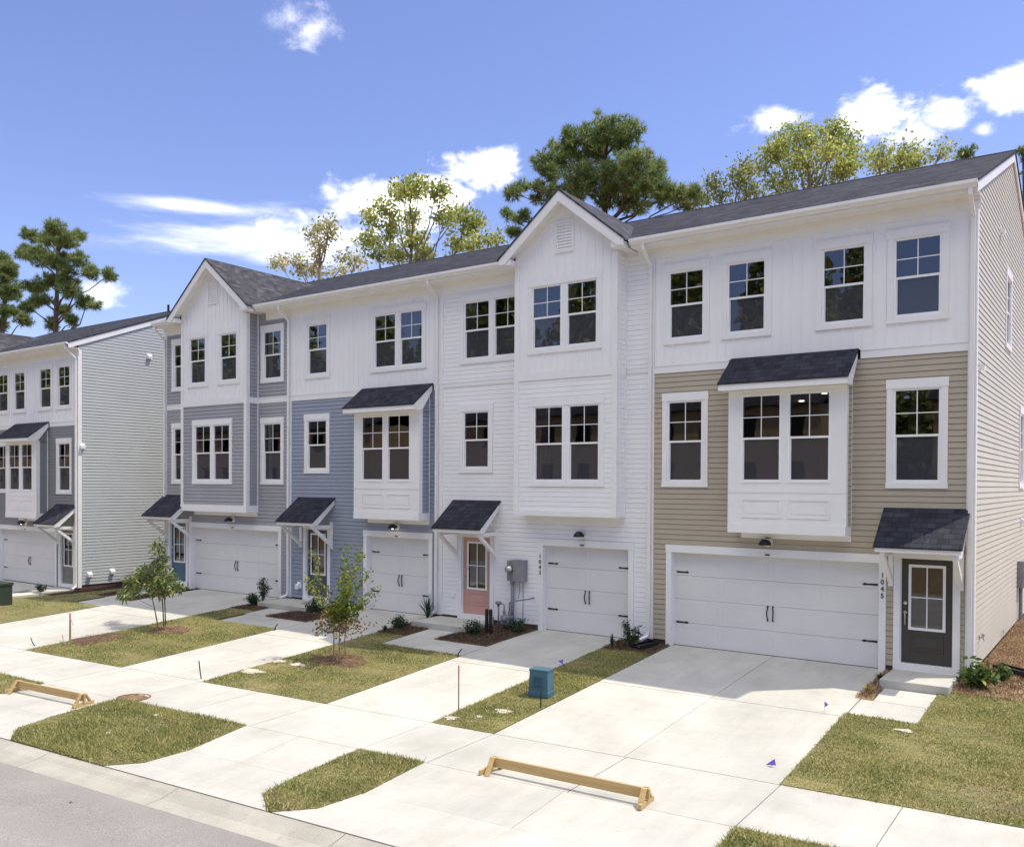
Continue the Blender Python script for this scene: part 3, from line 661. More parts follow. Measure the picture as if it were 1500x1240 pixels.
def shed_bay(root, x0, x1, cx, siding, z0=2.63, z1=5.60):
    """white panelled box bay with its own shingled shed roof (second floor)"""
    d = .45; F = -d; h = 1.74; zw = 3.72; pr = .985
    b = MB()
    b.box(x0, x1, F, -.002, z0, z0+.03)
    w = (WG+pr)/2+.045
    t = MB()                                           # front boards round the paired windows
    f0, f1 = F, F+.04
    t.box(x0+.0, cx-w, f0, f1, z0+.19, z1).box(cx+w, x1, f0, f1, z0+.19, z1)
    t.box(cx-w, cx+w, f0, f1, zw+h+.045, z1).box(cx-w, cx+w, f0, f1, z0+.19, zw-.045)
    m = (pr-WG)/2-.045
    t.box(cx-m, cx+m, f0+.002, f1, zw-.045, zw+h+.045)
    t.box(x0-.01, x1+.01, F-.012, F, 3.47, 3.53)       # sill course
    for k in (-1, 1):                                  # two raised panels under the sill
        a, c2 = (cx-w+.02, cx-.07) if k < 0 else (cx+.07, cx+w-.02)
        p, q = 2.95, 3.34
        t.box(a, a+.03, F-.018, F, p, q).box(c2-.03, c2, F-.018, F, p, q).box(a+.03, c2-.03, F-.018, F, p, p+.03).box(a+.03, c2-.03, F-.018, F, q-.03, q)
        t.box(a+.09, c2-.09, F-.010, F, p+.09, q-.09)
    t.box(x0-.012, x1+.012, F-.022, F+.04, z0, z0+.19)  # skirt
    t.box(x0-.012, x0, F+.04, 0, z0, z0+.19).box(x1, x1+.012, F+.04, 0, z0, z0+.19)
    t.box(x0+.12, x1+.01, -.03, -.001, z0-.13, z0)      # wall board below the box
    t.box(x1-.001, x1+.018, F-.004, F+.13, z0+.19, z1).box(x0-.018, x0+.001, F-.004, F+.13, z0+.19, z1)
    t.box(x1-.001, x1+.014, -.05, -.001, z0+.19, z1+.4)
    bay_o = t.build('bay', M['trim'], root)
    lap(MB(), right(x1), z0+.19, z1+.45, (F+.13, -.05)).build('bay_cheek', siding, bay_o); lap(MB(), left(x0), z0+.19, z1+.45, (F+.13, 0)).build('bay_cheek', siding, bay_o)
    MB().box(x0, x1, F+.041, -.002, z0, z0+.02).build('bay_underside', M['trim'], bay_o)
    window(root, cx, zw, h, y=F, pair=pr, case=False)
    # roof
    zt, zb, dd = 6.345, 5.745, .80; e0, e1 = x0-.13, x1+.13; sl = (zt-zb)/dd
    r = MB(); r.prism([(e0, -.03, zt), (e0, -dd-.02, zb-.02*sl), (e0, -dd-.02, zb-.02*sl-.03), (e0, -.03, zt-.03)], (e1-e0, 0, 0))
    ro = r.build('bay_roof', M['sha'], root)
    f = MB(); f.box(e0+.02, e1-.02, -dd, -dd+.025, zb-.16, zb-.032)
    for x in (e0+.02, e1-.05):
        f.prism([(x, -.036, zt-.032), (x, -dd+.025, zb-.032+.025*sl), (x, -dd+.025, zb-.16), (x, -.45, zb-.16), (x, -.036, zt-.21)], (.03, 0, 0))
    f.quad((e0+.05, -.05, zb-.14), (e1-.05, -.05, zb-.14), (e1-.05, -dd+.03, zb-.14), (e0+.05, -dd+.03, zb-.14))
    f.build('bay_roof_trim', M['trim'], ro)
    return (x0+.1, x1-.1, z0+.45, 5.5)
# ---------------------------------------------------------------- the houses
def corner_board(root, a0, a1, z0=.1, z1=8.9, y=0.):
    MB().box(a0, a1, y-.03, y+.0, z0, z1).build('corner_board', M['trim'], root)

def band(root, a0, a1, gaps=(), z0=6.14, z1=6.325, y=0.):
    for p, q in cut(a0, a1, gaps):
        MB().box(p, q, y-.028, y, z0, z1).box(p, q, y-.04, y-.028, z1-.03, z1-.001).build('band_board', M['trim'], root)

def end_house(name, label, loc, low, side, paint, number=None, lit=False, side_windows=True, lights=(), side_fix=False):
    """end unit: double garage, shed-roofed box bay, entry at the corner"""
    W = 6.53
    r = thing(name, label, 'house', loc)
    H = []
    c2 = (-5.78, -1.0)
    for c in c2: window(r, c, 3.72, 1.74); H.append(hole(c, 3.72, 1.74))
    U = []
    for c in (-5.77, -4.39, -2.38, -1.01): window(r, c, 6.92, 1.44); U.append(hole(c, 6.92, 1.44))
    H.append(shed_bay(r, -4.58, -2.20, -3.40, low))
    gh = garage_door(r, -6.08, -1.655); H.append(gh)
    dh = entry_door(r, -.80, paint); H.append(dh)
    lap(MB(), front(), .12, 6.14, (-W, -.12), H).build('siding', low, r)
    b = board(MB(), front(), 6.325, 8.76, (-W, -.12), U)
    b.build('upper_siding', M['white_bb'], r)
    band(r, -W, -.13, [(-4.76, -2.04)])
    corner_board(r, -.13, .02)
    MB().box(.0, .022, .0, .11, .1, 8.95).build('corner_board', M['trim'], r)
    main_roof(r, -W, .075); eave(r, -W, .06, (False, True))
    sh = []
    if side_windows:
        for cy, z, h in ((4.95, 6.92, 1.44), (8.15, 3.72, 1.74)):
            window(r, cy, z, h, y=.0, rz=math.pi/2, swap=True); sh.append(hole(cy, z, h))
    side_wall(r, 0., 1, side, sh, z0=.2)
    f = MB(); f.box(-.2, -.012, .2, DEPTH, -.5, .2); f.build('side_foundation', M['found'], r)
    foundation(r, -W, -.012, [(-6.21, -1.53), (-1.36, -.24)])
    rooms(r, -W+.08, -.1, lights); shell(r, -W, 0, side)
    awning(r, -.82, 1.46)
    wall_lamp(r, -3.88, lit=lit)
    downspout(r, -.055, side=1)
    if number: digits(r, number, -1.59, 1.83)
    # small fittings on the end wall
    if side_fix:
        for nm, y, z in (('wall_vent', 2.85, 9.02), ('wall_vent', .12, 5.36), ('wall_vent', 1.3, .62), ('wall_vent', .40, .57)):
            v = MB(); v.box(0, .03, y-.1, y+.1, z-.1, z+.1); v.prism([(.03, y-.08, z+.08), (.13, y-.08, z+.02), (.12, y-.08, z-.09), (.03, y-.08, z-.03)], (0, .16, 0))
            v.build(nm, M['vinyl'], r)
    else:
        for y, z in ((.40, 5.87), (3.3, 9.1), (8.2, 2.72)):
            v = MB(); v.box(0, .03, y-.09, y+.09, z-.09, z+.09); v.prism([(.03, y-.07, z+.08), (.11, y-.07, z+.02), (.10, y-.07, z-.08), (.03, y-.07, z-.03)], (0, .14, 0))
            v.build('wall_vent', M['vinyl'], r)
        v = MB(); v.lathe([(0, .0), (.05, .0), (.05, .02), (.012, .03), (.012, .09)], (.0, .7, .72), 10, axis='x'); v.tube([(.08, .7, .72), (.10, .7, .66)], .014, 8)
        v.tube([(.08, .7, .74), (.08, .7, .79)], .03, 8)
        v.build('hose_tap', M['steel'], r)
    return r

def tall_bay(r, xl, xr, low, up, zb, pairs3, pair2, hw, zr, cheek, skirt):
    """two-storey box bay under a street gable"""
    d = .45; F = -d; c = (xl+xr)/2; s = (zr-EZ)/hw
    h3 = [hole(a, 6.92, 1.44, p) for a, p in pairs3]; h2 = [hole(pair2[0], 3.72, 1.74, pair2[1])]
    cb = .11
    b = MB(); lap(b, front(F), zb, 6.14, (xl+cb, xr-cb), h2, gv=.009 if cheek is not M['white_lap'] else .004, lo=.016 if cheek is not M['white_lap'] else .008); b.build('bay_siding', low, r)
    top = lambda a: zr-.1-s*abs(a-c)
    u = board(MB(), front(F), 6.325, 8.90, (xl+cb-.01, xr-cb+.01), h3, top=top)
    u.quad(*[(a, F-.004, z) for a, z in ((xl+.02, 8.90), (xr-.02, 8.90), (xr-.02, top(xr-.02)), (c, top(c)), (xl+.02, top(xl+.02)))])
    u.build('bay_upper_siding', up, r)
    lap(MB(), right(xr), zb, 8.97, (F+.02, 0), gv=.004 if cheek is M['white_lap'] else .009, lo=.008 if cheek is M['white_lap'] else .016).build('bay_cheek', cheek, r); lap(MB(), left(xl), zb, 8.97, (F+.02, 0)).build('bay_cheek', cheek, r)
    t = MB()
    t.box(xl-.02, xl+cb, F-.03, F+.0, zb, 8.95).box(xr-cb, xr+.02, F-.03, F+.0, zb, 8.95)
    t.box(xr, xr+.02, F+.001, F+.10, zb, 8.95).box(xl-.02, xl, F+.001, F+.10, zb, 8.95)
    t.box(xr-.001, xr+.022, -.05, -.001, zb, 8.95)
    t.box(xl+cb, xr-cb, F-.028, F, 6.14, 6.325).box(xr+.001, xr+.024, F+.10, -.05, 6.14, 6.325)
    t.build('bay_corner_board', M['trim'], r)
    q = MB(); q.box(xl-.025, xr+.025, F-.04, F+.02, zb-skirt, zb).box(xr, xr+.025, F+.02, 0, zb-skirt, zb).box(xl-.025, xl, F+.02, 0, zb-skirt, zb)
    q.box(xl, xr, F+.02, -.001, zb-skirt+.03, zb-skirt+.05); q.box(xl+.1, xr, -.03, -.001, zb-skirt-.14, zb-skirt+.02)
    q.build('bay_skirt', M['trim'], r)
    for a, p in pairs3: window(r, a, 6.92, 1.44, y=F, pair=p)
    window(r, pair2[0], 3.72, 1.74, y=F, pair=pair2[1])
    gable(r, xl, xr, hw, zr)
    return [(xl+.1, xr-.1, 3.3, 5.6), (xl+.1, xr-.1, 6.6, 8.6)]

def white_house(name, label, loc, plain=False, lap_m=None, up_m=None):
    """inner unit: single garage, entry on the left, two-storey gabled bay (local x from -6.34 to 0)"""
    W = 6.34; r = thing(name, label, 'house', loc); o = 6.53
    lm = lap_m or M['white_lap']; um = up_m or M['white_bb']
    H = tall_bay(r, -10.09+o, -7.27+o, lm, um, 2.98, [(-8.69+o, .975)], (-8.62+o, .985), 1.71, 10.56, lm, .12)
    if not plain:
        window(r, -11.155+o, 6.92, 1.44, pair=.975); H.append(hole(-11.155+o, 6.92, 1.44, .975))
        window(r, -11.65+o, 4.06, 1.42); H.append(hole(-11.65+o, 4.06, 1.42))
        H.append(garage_door(r, -9.54+o, -7.16+o)); H.append(entry_door(r, -11.64+o, M['d_peach']))
    lap(MB(), front(), .12, 9.05, (-W, 0), H, gv=.004, lo=.008).build('siding', lm, r)
    band(r, -W, 0, [(-10.09+o-.03, -7.27+o+.03)], 6.20, 6.33)
    corner_board(r, -.15, .0); corner_board(r, -W-.0, -W+.10)
    main_roof(r, -W, 0); eave(r, -W, -10.35+o, (False, True)); eave(r, -6.95+o, 0, (True, False))
    shell(r, -W, 0, lm)
    if plain: return r
    foundation(r, -W, 0, [(-9.67+o, -7.03+o), (-12.22+o, -11.06+o)])
    rooms(r, -W+.08, -.08, [(-7.95+o, 1.3)])
    curtain(r, -9.52+o, -9.12+o, -.33, 3.55, 5.60); curtain(r, -9.6+o, -9.2+o, -.33, 6.75, 8.6); curtain(r, -12.1+o, -11.7+o, .14, 6.75, 8.6)
    curtain(r, -7.95+o, -7.7+o, -.33, 6.75, 8.6)
    awning(r, -11.63+o, 1.52); wall_lamp(r, -8.40+o)
    downspout(r, -.085, side=-1)
    digits(r, '1043', -9.61+o, 1.79)
    mb = MB(); mb.box(-12.45+o, -12.33+o, -.03, -.001, .62, .72); mb.build('outlet_cover', M['vinyl'], r)
    return r

def blue_house(name, label, loc):
    W = 5.96; o = 12.87; r = thing(name, label, 'house', loc); H = []; U = []
    window(r, -17.67+o, 6.92, 1.44); U.append(hole(-17.67+o, 6.92, 1.44))
    window(r, -14.42+o, 6.92, 1.44, pair=.985); U.append(hole(-14.42+o, 6.92, 1.44, .985))
    window(r, -17.68+o, 4.06, 1.42); H.append(hole(-17.68+o, 4.06, 1.42))
    H.append(shed_bay(r, -15.66+o, -13.24+o, -14.46+o, M['blue']))
    H.append(garage_door(r, -15.58+o, -13.25+o)); H.append(entry_door(r, -17.68+o, M['d_navy']))
    lap(MB(), front(), .12, 6.14, (-W, 0), H).build('siding', M['blue'], r)
    board(MB(), front(), 6.325, 8.76, (-W, 0), U).build('upper_siding', M['white_bb'], r)
    band(r, -W, 0, [(-15.84+o, -13.08+o)])
    corner_board(r, -.15, 0.)
    main_roof(r, -W, 0); eave(r, -W, 0, (False, False))
    foundation(r, -W, 0, [(-15.71+o, -13.12+o), (-18.26+o, -17.10+o)])
    rooms(r, -W+.08, -.08); shell(r, -W, 0, M['blue'])
    awning(r, -17.70+o, 1.56); wall_lamp(r, -14.42+o, lit=True)
    downspout(r, -.075, side=-1)
    v = MB(); v.box(-18.52+o, -18.36+o, -.03, -.001, .40, .60); v.prism([(-18.5+o, -.03, .58), (-18.5+o, -.15, .50), (-18.5+o, -.14, .38), (-18.5+o, -.03, .44)], (.12, 0, 0)); v.build('wall_vent', M['vinyl'], r)
    return r

def grey_house(name, label, loc):
    W = 6.57; o = 18.83; r = thing(name, label, 'house', loc)
    H = tall_bay(r, -23.80+o, -20.41+o, M['greylap'], M['white_bb'], 2.90, [(-22.92+o, 0.), (-21.31+o, 0.)], (-22.15+o, .98), 2.05, 10.86, M['greylap'], .22)
    for c in (-24.47, -19.72):
        window(r, c+o, 6.92, 1.44); H.append(hole(c+o, 6.92, 1.44)); window(r, c+o, 3.72, 1.74); H.append(hole(c+o, 3.72, 1.74))
    H.append(garage_door(r, -23.90+o, -19.40+o)); H.append(entry_door(r, -24.66+o, M['d_teal']))
    lap(MB(), front(), .12, 9.05, (-W, 0), H).build('siding', M['greylap'], r)
    band(r, -W, 0, [(-23.83+o, -20.38+o)])
    corner_board(r, -.13, .02); corner_board(r, -W-.02, -W+.10)
    main_roof(r, -W-.075, 0); eave(r, -W-.06, -24.16+o, (True, True)); eave(r, -20.02+o, 0, (True, False))
    side_wall(r, -W, -1, M['greylap'], z0=.1)
    foundation(r, -W, 0, [(-24.03+o, -19.27+o), (-25.22+o, -24.1+o)])
    rooms(r, -W+.1, -.08); shell(r, -W, 0, M['greylap'])
    awning(r, -24.62+o, 1.62); wall_lamp(r, -21.65+o)
    downspout(r, -.07, side=-1); downspout(r, -W+.04)
    return r

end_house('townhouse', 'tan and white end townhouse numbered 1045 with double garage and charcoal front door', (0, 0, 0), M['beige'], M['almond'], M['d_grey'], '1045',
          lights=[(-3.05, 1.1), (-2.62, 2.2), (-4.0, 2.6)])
white_house('townhouse', 'all white townhouse numbered 1043 with street gable and peach front door', (-6.53, 0, 0))
blue_house('townhouse', 'slate blue and white townhouse with single garage between white and grey houses', (-12.87, 0, 0))
grey_house('townhouse', 'grey townhouse with white street gable and double garage beside the blue one', (-18.83, 0, 0))
LB = (-29.57, -.86, -.41)
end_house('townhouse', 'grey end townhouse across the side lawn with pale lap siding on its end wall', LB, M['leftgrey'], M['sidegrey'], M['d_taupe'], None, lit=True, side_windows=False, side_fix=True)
white_house('townhouse', 'farthest house on the left, seen by its shingled gable roof', (LB[0]-6.53, LB[1], LB[2]), plain=True, lap_m=M['leftgrey'])
p = MB(); p.tube([(0, 0, -.2), (0, 0, .32)], .05, 10); tag(p.build('vent_pipe', M['black'], None, (-31.6, 4.2, rz(5.06)-.41)), 'thin black vent pipe standing on the left roof slope', 'vent pipe')
# ---------------------------------------------------------------- ground
def wl(x, w): return w+.07*x
def G(x, y):
    yb = wl(x, -6.3); w = y-.07*x
    if y >= 0: z = 0.
    elif w >= -6.3: z = -.46*y/yb
    elif w >= -8.: z = -.46-.04*(-6.3-w)/1.7
    elif w >= -10.37: z = -.5-.12*(-8-w)/2.37
    elif w >= -10.92: z = -.62-.1*(-10.37-w)/.55
    elif w >= -15.5: z = -.72+.02*(-10.92-w)
    else: z = max(-.628-.02*(-15.5-w), -.75)
    if x < -25.5 and w > -6.3:                         # the left row sits lower
        k = min(1., (-25.5-x)/3.2); k = k*k*(3-2*k)
        z += k*(-.41)*(1 if y >= 0 else max(0., 1-y/yb))
    if x > 0 and y > -.6:
        k = min(1., (y+.6)/1.8)*min(1., x/.12+.25); z += .2*k
    return z
GV = np.vectorize(G)

def grid_sheet(name, xs, ys, mat_, dz=0., kind='structure', fn=None, parent=None):
    X, Y = np.meshgrid(xs, ys); Z = GV(X, Y)+dz
    if fn is not None: Z = Z+fn(X, Y)
    n, m = X.shape; V = np.stack([X.ravel(), Y.ravel(), Z.ravel()], 1)
    i = np.arange((n-1)*(m-1)); r = i//(m-1); c = i % (m-1); b = r*m+c
    o = raw_mesh(name, V, np.stack([b, b+1, b+m+1, b+m], 1), mat_, parent)
    if kind: o['kind'] = kind
    return o

def spans(*s):
    out = []
    for a, b, n in s: out += list(np.linspace(a, b, n, endpoint=False))
    return np.array(out+[s[-1][1]])
def _dip(X, Y):
    w = Y-.07*X
    return np.where((w < -10.0) & (w > -16.2), -.12, 0.)
grid_sheet('ground', spans((-420,-80,8),(-80,-40,20),(-40,8,97),(8,40,16),(40,400,8)), spans((-320,-40,8),(-40,-18,12),(-18,4,89),(4,60,28),(60,500,8)), M['soil'], -.085, fn=_dip)

def slab(mb, cs, nx=1, ny=1, dz=0., th=.14, gap=.010):
    """concrete panel: corners (x,y) in order, following the graded ground, with real edges"""
    c = np.array(cs, float); ctr = c.mean(0); c = c+(ctr-c)/np.linalg.norm(ctr-c, axis=1)[:, None]*gap
    b = len(mb.v)
    for j in range(ny+1):
        for i in range(nx+1):
            u, v = i/nx, j/ny
            p = (1-v)*((1-u)*c[0]+u*c[1])+v*((1-u)*c[3]+u*c[2])
            mb.v.append((p[0], p[1], G(p[0], p[1])+dz))
    w = nx+1
    for j in range(ny):
        for i in range(nx):
            mb.f.append((b+j*w+i, b+j*w+i+1, b+(j+1)*w+i+1, b+(j+1)*w+i)); mb.m.append(0)
    ring = [b+i for i in range(nx+1)]+[b+j*w+nx for j in range(1, ny+1)]+[b+ny*w+i for i in range(nx-1, -1, -1)]+[b+j*w for j in range(ny-1, 0, -1)]
    low = len(mb.v)
    for k in ring: x, y, z = mb.v[k]; mb.v.append((x, y, z-th))
    for k in range(len(ring)):
        q = (k+1) % len(ring); mb.f.append((ring[k], low+k, low+q, ring[q])); mb.m.append(0)

def drive(x0, x1, cols, rows, a0, a1, ytop=.16):
    """driveway panels from the garage to the sidewalk, and the flared apron to the kerb; a0/a1 = apron side lines (x at given w)"""
    mb = MB()
    xs = np.linspace(x0, x1, cols+1)
    for a, b in zip(xs, xs[1:]):
        for t0, t1 in zip(rows, rows[1:]):
            f = lambda x, t: (x, ytop+(wl(x, -6.3)-ytop)*t)
            slab(mb, [f(a, t1), f(b, t1), f(b, t0), f(a, t0)], 2, 6)
    ws = [-8., -9.3, -10.0, -10.37]
    for w0, w1, k in zip(ws, ws[1:], range(3)):
        m0 = (a0[k]+a1[k])/2; m1 = (a0[k+1]+a1[k+1])/2
        P = lambda x, w: (x, wl(x, w))
        for (p0, p1), (q0, q1) in ((((a0[k], m0)), ((a0[k+1], m1))), (((m0, a1[k])), ((m1, a1[k+1])))):
            slab(mb, [P(q0, w1), P(q1, w1), P(p1, w0), P(p0, w0)], 2, 1, gap=.001 if k else .004)
    return tag(mb.build('driveway', M['conc']), kind='structure')

drive(-6.09, -1.50, 2, [0, .50, 1.], (-6.12, -6.05, -6.20, -6.62), (-1.47, -1.42, -1.25, -.80))
drive(-9.76, -7.35, 1, [0, .5, 1.], (-9.87, -9.62, -9.72, -10.12), (-7.36, -7.31, -7.2, -6.72))
drive(-15.79, -13.15, 1, [0, .5, 1.], (-15.75, -15.7, -15.55, -15.1), (-13.3, -13.30, -13.10, -12.62))
drive(-23.55, -19.50, 2, [0, .5, 1.], (-23.6, -23.6, -23.8, -24.2), (-19.45, -19.5, -19.35, -18.9))
drive(-35.85, -31.15, 2, [0, .5, 1.], (-35.9, -35.9, -36.1, -36.5), (-31.1, -31.1, -30.9, -30.5), ytop=-.75)

sw = MB()
js = [14.5, 13., 11.5, 10., 8.5, 7., 5.5, 4., 2.9, 1.5, .05, -1.48, -3.75, -6.09, -7.36, -9.8, -11.5, -13.2, -15.77, -17.6, -19.48, -21.5, -23.57, -25.1, -26.6, -28.1, -29.6, -31.12, -33.5, -35.85, -37.5, -39., -40.5]
for a, b in zip(js, js[1:]):
    slab(sw, [(b, wl(b, -8.)), (a, wl(a, -8.)), (a, wl(a, -6.3)), (b, wl(b, -6.3))], 2, 1)
tag(sw.build('sidewalk', M['conc']), kind='structure')

wk = MB()
def rect(mb, x0, x1, y0, y1, n=2, **k): slab(mb, [(x0, y0), (x1, y0), (x1, y1), (x0, y1)], n, n, **k)
rect(wk, -1.49, -.40, -2.95, -2.04); rect(wk, -1.29, -.40, -2.04, -1.18)
rect(wk, -12.22, -9.77, -2.97, -2.03); rect(wk, -12.22, -11.36, -2.03, -1.18)
rect(wk, -18.25, -15.80, -3.07, -2.10); rect(wk, -18.4, -17.5, -2.10, -1.18)
rect(wk, -25.0, -23.56, -3.42, -2.45); rect(wk, -25.1, -24.2, -2.45, -1.18)
rect(wk, -31.14, -29.9, -4.3, -3.3); rect(wk, -30.75, -29.9, -3.3, -2.1)
tag(wk.build('entry_path', M['conc']), kind='structure')
for n, x0, x1, y0, base in (('stoop', -1.38, -.22, -1.17, .07), ('stoop', -12.86, -11.02, -1.17, .07), ('stoop', -18.98, -16.86, -1.17, .07), ('stoop', -25.3, -24.05, -1.17, .07), ('stoop', -31.0, -29.75, -2.1, -.36)):
    o = MB().box(x0, x1, y0, LB[1]-.035 if base < 0 else -.036, base-.35, base).build('stoop', M['conc']); tag(o, kind='structure'); bevel(o, .012, 2)

# kerb and gutter pan, then the carriageway
kb = MB()
prof = [(-10.392, 0.), (-10.50, -.004), (-10.60, -.03), (-10.68, -.055), (-10.92, -.02)]
ks = list(np.arange(16., -44., -3.05))
for a, b in zip(ks, ks[1:]):
    a2, b2 = a-.004, b+.004
    for (w0, d0), (w1, d1) in zip(prof, prof[1:]):
        q = [(b2, w1, d1), (a2, w1, d1), (a2, w0, d0), (b2, w0, d0)]
        kb.quad(*[(x, wl(x, w), (-.62-.085*min(1, (-10.37-w)/.33) if w > -10.7 else -.715)) for x, w, d in q])
    kb.quad(*[(x, wl(x, -10.392), z) for x, z in ((a2, -.62), (b2, -.62), (b2, -.8), (a2, -.8))])
tag(kb.build('kerb', M['kerb']), kind='structure')
rd = MB()
rs = list(np.arange(60., -100., -5.))
wsr = [-10.92, -12.5, -15.5, -18.5, -19.2]; zr_ = [-.712, -.685, -.63, -.685, -.70]
for a, b in zip(rs, rs[1:]):
    for i in range(4):
        rd.quad(*[(x, wl(x, wsr[k]), zr_[k]) for x, k in ((b, i+1), (a, i+1), (a, i), (b, i))])
tag(rd.build('road', M['asph']), kind='structure')

# ---------------------------------------------------------------- lawns
def blades(area, n, hgt, seed, edge=.04):
    """short bent grass blades scattered over polygons; returns verts, tris"""
    rng = np.random.default_rng(seed); P = []
    for poly in area:
        q = np.array(poly); x0, y0 = q.min(0); x1, y1 = q.max(0)
        k = int(n*(x1-x0)*(y1-y0)); p = rng.uniform((x0-edge, y0-edge), (x1+edge, y1+edge), (k, 2))
        ins = np.zeros(k, bool); j = len(q)-1
        for i in range(len(q)):
            xi, yi = q[i]; xj, yj = q[j]
            c = ((yi > p[:, 1]) != (yj > p[:, 1])) & (p[:, 0] < (xj-xi)*(p[:, 1]-yi)/(yj-yi+1e-12)+xi); ins ^= c; j = i
        P.append(p[ins])
    P = np.concatenate(P); k = len(P)
    P += rng.normal(0, .018, P.shape)
    cl = .5+.5*np.sin(P[:, 0]*2.1+1.3*np.sin(P[:, 1]*1.7))*np.sin(P[:, 1]*2.6+P[:, 0]*.7)
    Z = GV(P[:, 0], P[:, 1])+.004
    th = rng.uniform(0, 2*np.pi, k); hh = hgt*rng.uniform(.4, 1.45, k)*(.55+.85*cl); wd = .0045+.005*rng.random(k)
    ln = hh*rng.uniform(.3, 1.3, k); a2 = th+rng.normal(0, .8, k)
    dx, dy = np.cos(th), np.sin(th)
    b = np.stack([P[:, 0], P[:, 1], Z], 1)
    s = np.stack([-dy*wd, dx*wd, 0*wd], 1); t = np.stack([np.cos(a2)*ln, np.sin(a2)*ln, hh], 1)
    V = np.stack([b-s, b+s, b+t], 1).reshape(-1, 3)
    return V, np.arange(len(V)).reshape(-1, 3)

def sod_mesh(polys, dz=.012):
    mb = MB()
    for poly in polys:
        q = [np.array(a, float) for a in poly]
        assert len(q) == 4
        nx = max(2, int(np.linalg.norm(q[1]-q[0])/.4)); ny = max(2, int(np.linalg.norm(q[3]-q[0])/.4))
        slab(mb, poly, nx, ny, dz=dz, th=.10, gap=-.004)
    return mb
def verge(a, b, ws=(-8.01, -9.3, -10.0, -10.365), g=.006):
    return [[(a[k+1]+g, wl(a[k+1], ws[k+1])), (b[k+1]-g, wl(b[k+1], ws[k+1])), (b[k]-g, wl(b[k], ws[k])), (a[k]+g, wl(a[k], ws[k]))] for k in range(3)]
LAWNS = {
    'front': [[(-1.48, wl(-1.48, -6.3)), (8., wl(8., -6.3)), (8., -2.98), (-1.52, -2.98)], [(-.38, -2.98), (8., -2.98), (8., -.62), (-.38, -1.0)]],
    'strip': [[(-7.34, wl(-7.34, -6.3)), (-6.1, wl(-6.1, -6.3)), (-6.1, -.95), (-7.34, -.95)]],
    'mid': [[(-13.14, wl(-13.14, -6.3)), (-9.77, wl(-9.77, -6.3)), (-9.77, -2.99), (-13.14, -2.99)], [(-13.14, -2.99), (-12.24, -2.99), (-12.24, -2.1), (-13.14, -2.2)]],
    'gray': [[(-19.49, wl(-19.49, -6.3)), (-15.80, wl(-15.8, -6.3)), (-15.80, -3.09), (-19.49, -3.09)], [(-19.49, -3.09), (-18.42, -3.09), (-18.42, -1.7), (-19.49, -1.8)]],
    'side': [[(-31.1, wl(-31.1, -6.3)), (-23.57, wl(-23.57, -6.3)), (-23.57, -4.34), (-31.1, -4.34)], [(-29.85, -4.34), (-23.57, -4.34), (-23.57, -3.44), (-29.85, -3.44)], [(-29.3, -3.44), (-25.2, -3.44), (-25.2, -2.2), (-29.3, -2.2)], [(-28.9, -2.2), (-25.7, -2.2), (-25.7, 8.), (-28.9, 8.)]],
    'verge1': verge((-13.3, -13.30, -13.10, -12.62), (-9.87, -9.62, -9.72, -10.12)),
    'verge2': verge((-7.36, -7.31, -7.2, -6.72), (-6.12, -6.05, -6.20, -6.62)),
    'verge3': verge((-19.45, -19.5, -19.35, -18.9), (-15.75, -15.7, -15.55, -15.1)),
    'verge4': verge((-1.47, -1.42, -1.25, -.80), (7., 7., 7., 7.)),
    'verge5': verge((-31.1, -31.1, -30.9, -30.5), (-23.6, -23.6, -23.8, -24.2)),
}
for i, (k, polys) in enumerate(LAWNS.items()):
    o = sod_mesh(polys).build('lawn', M['sod']); tag(o, kind='structure')
    far = k in ('side', 'verge5'); near = k in ('front', 'verge2', 'strip', 'verge4', 'verge1')
    V, F = blades(polys, 600 if far else 4600 if near else 2600, .034 if not k.startswith('verge') else .046, 40+i)
    o = raw_mesh('grass', V, F, M['grass']); tag(o, kind='stuff')

# ---------------------------------------------------------------- mulch and pine straw beds
BEDS = [(M['mulch'], M['straws2'], [[(-7.34, -.97), (-6.1, -.97), (-6.1, -.02), (-7.34, -.02)], [(-13.14, -2.18), (-12.88, -2.1), (-12.88, -.02), (-13.14, -.02)], [(-12.88, -2.1), (-12.24, -2.1), (-12.24, -1.2), (-12.88, -1.2)],
         [(-11.34, -2.01), (-9.78, -2.01), (-9.68, -.02), (-11.0, -.02)], [(-17.48, -2.08), (-15.81, -2.08), (-15.72, -.02), (-16.84, -.02)], [(-19.49, -1.78), (-18.99, -1.72), (-18.99, -.02), (-19.3, -.02)], [(-18.99, -1.72), (-18.42, -1.7), (-18.42, -1.2), (-18.99, -1.2)],
         [(-25.7, -2.4), (-25.12, -2.4), (-25.12, -.02), (-25.7, -.02)], [(-24.18, -2.43), (-23.57, -2.43), (-24.03, -.02), (-24.18, -1.2)], [(-29.5, -2.2), (-28.9, -2.2), (-28.9, 6.), (-29.5, 6.)]]),
        (M['straw'], M['straws'], [[(-1.60, -2.03), (-1.31, -2.03), (-1.40, -.02), (-1.53, -.02)], [(-.2, -1.0), (1.1, -1.0), (1.1, -.3), (-.2, -.02)], [(.04, -.3), (2.4, -.45), (2.4, 3.), (.04, 3.)], [(.04, 3.), (2.4, 3.), (2.4, 9.), (.04, 9.)], [(2.4, -.45), (10., -.8), (10., 9.), (2.4, 9.)], [(.04, 9.), (10., 9.), (10., 16.), (.04, 16.)]])]
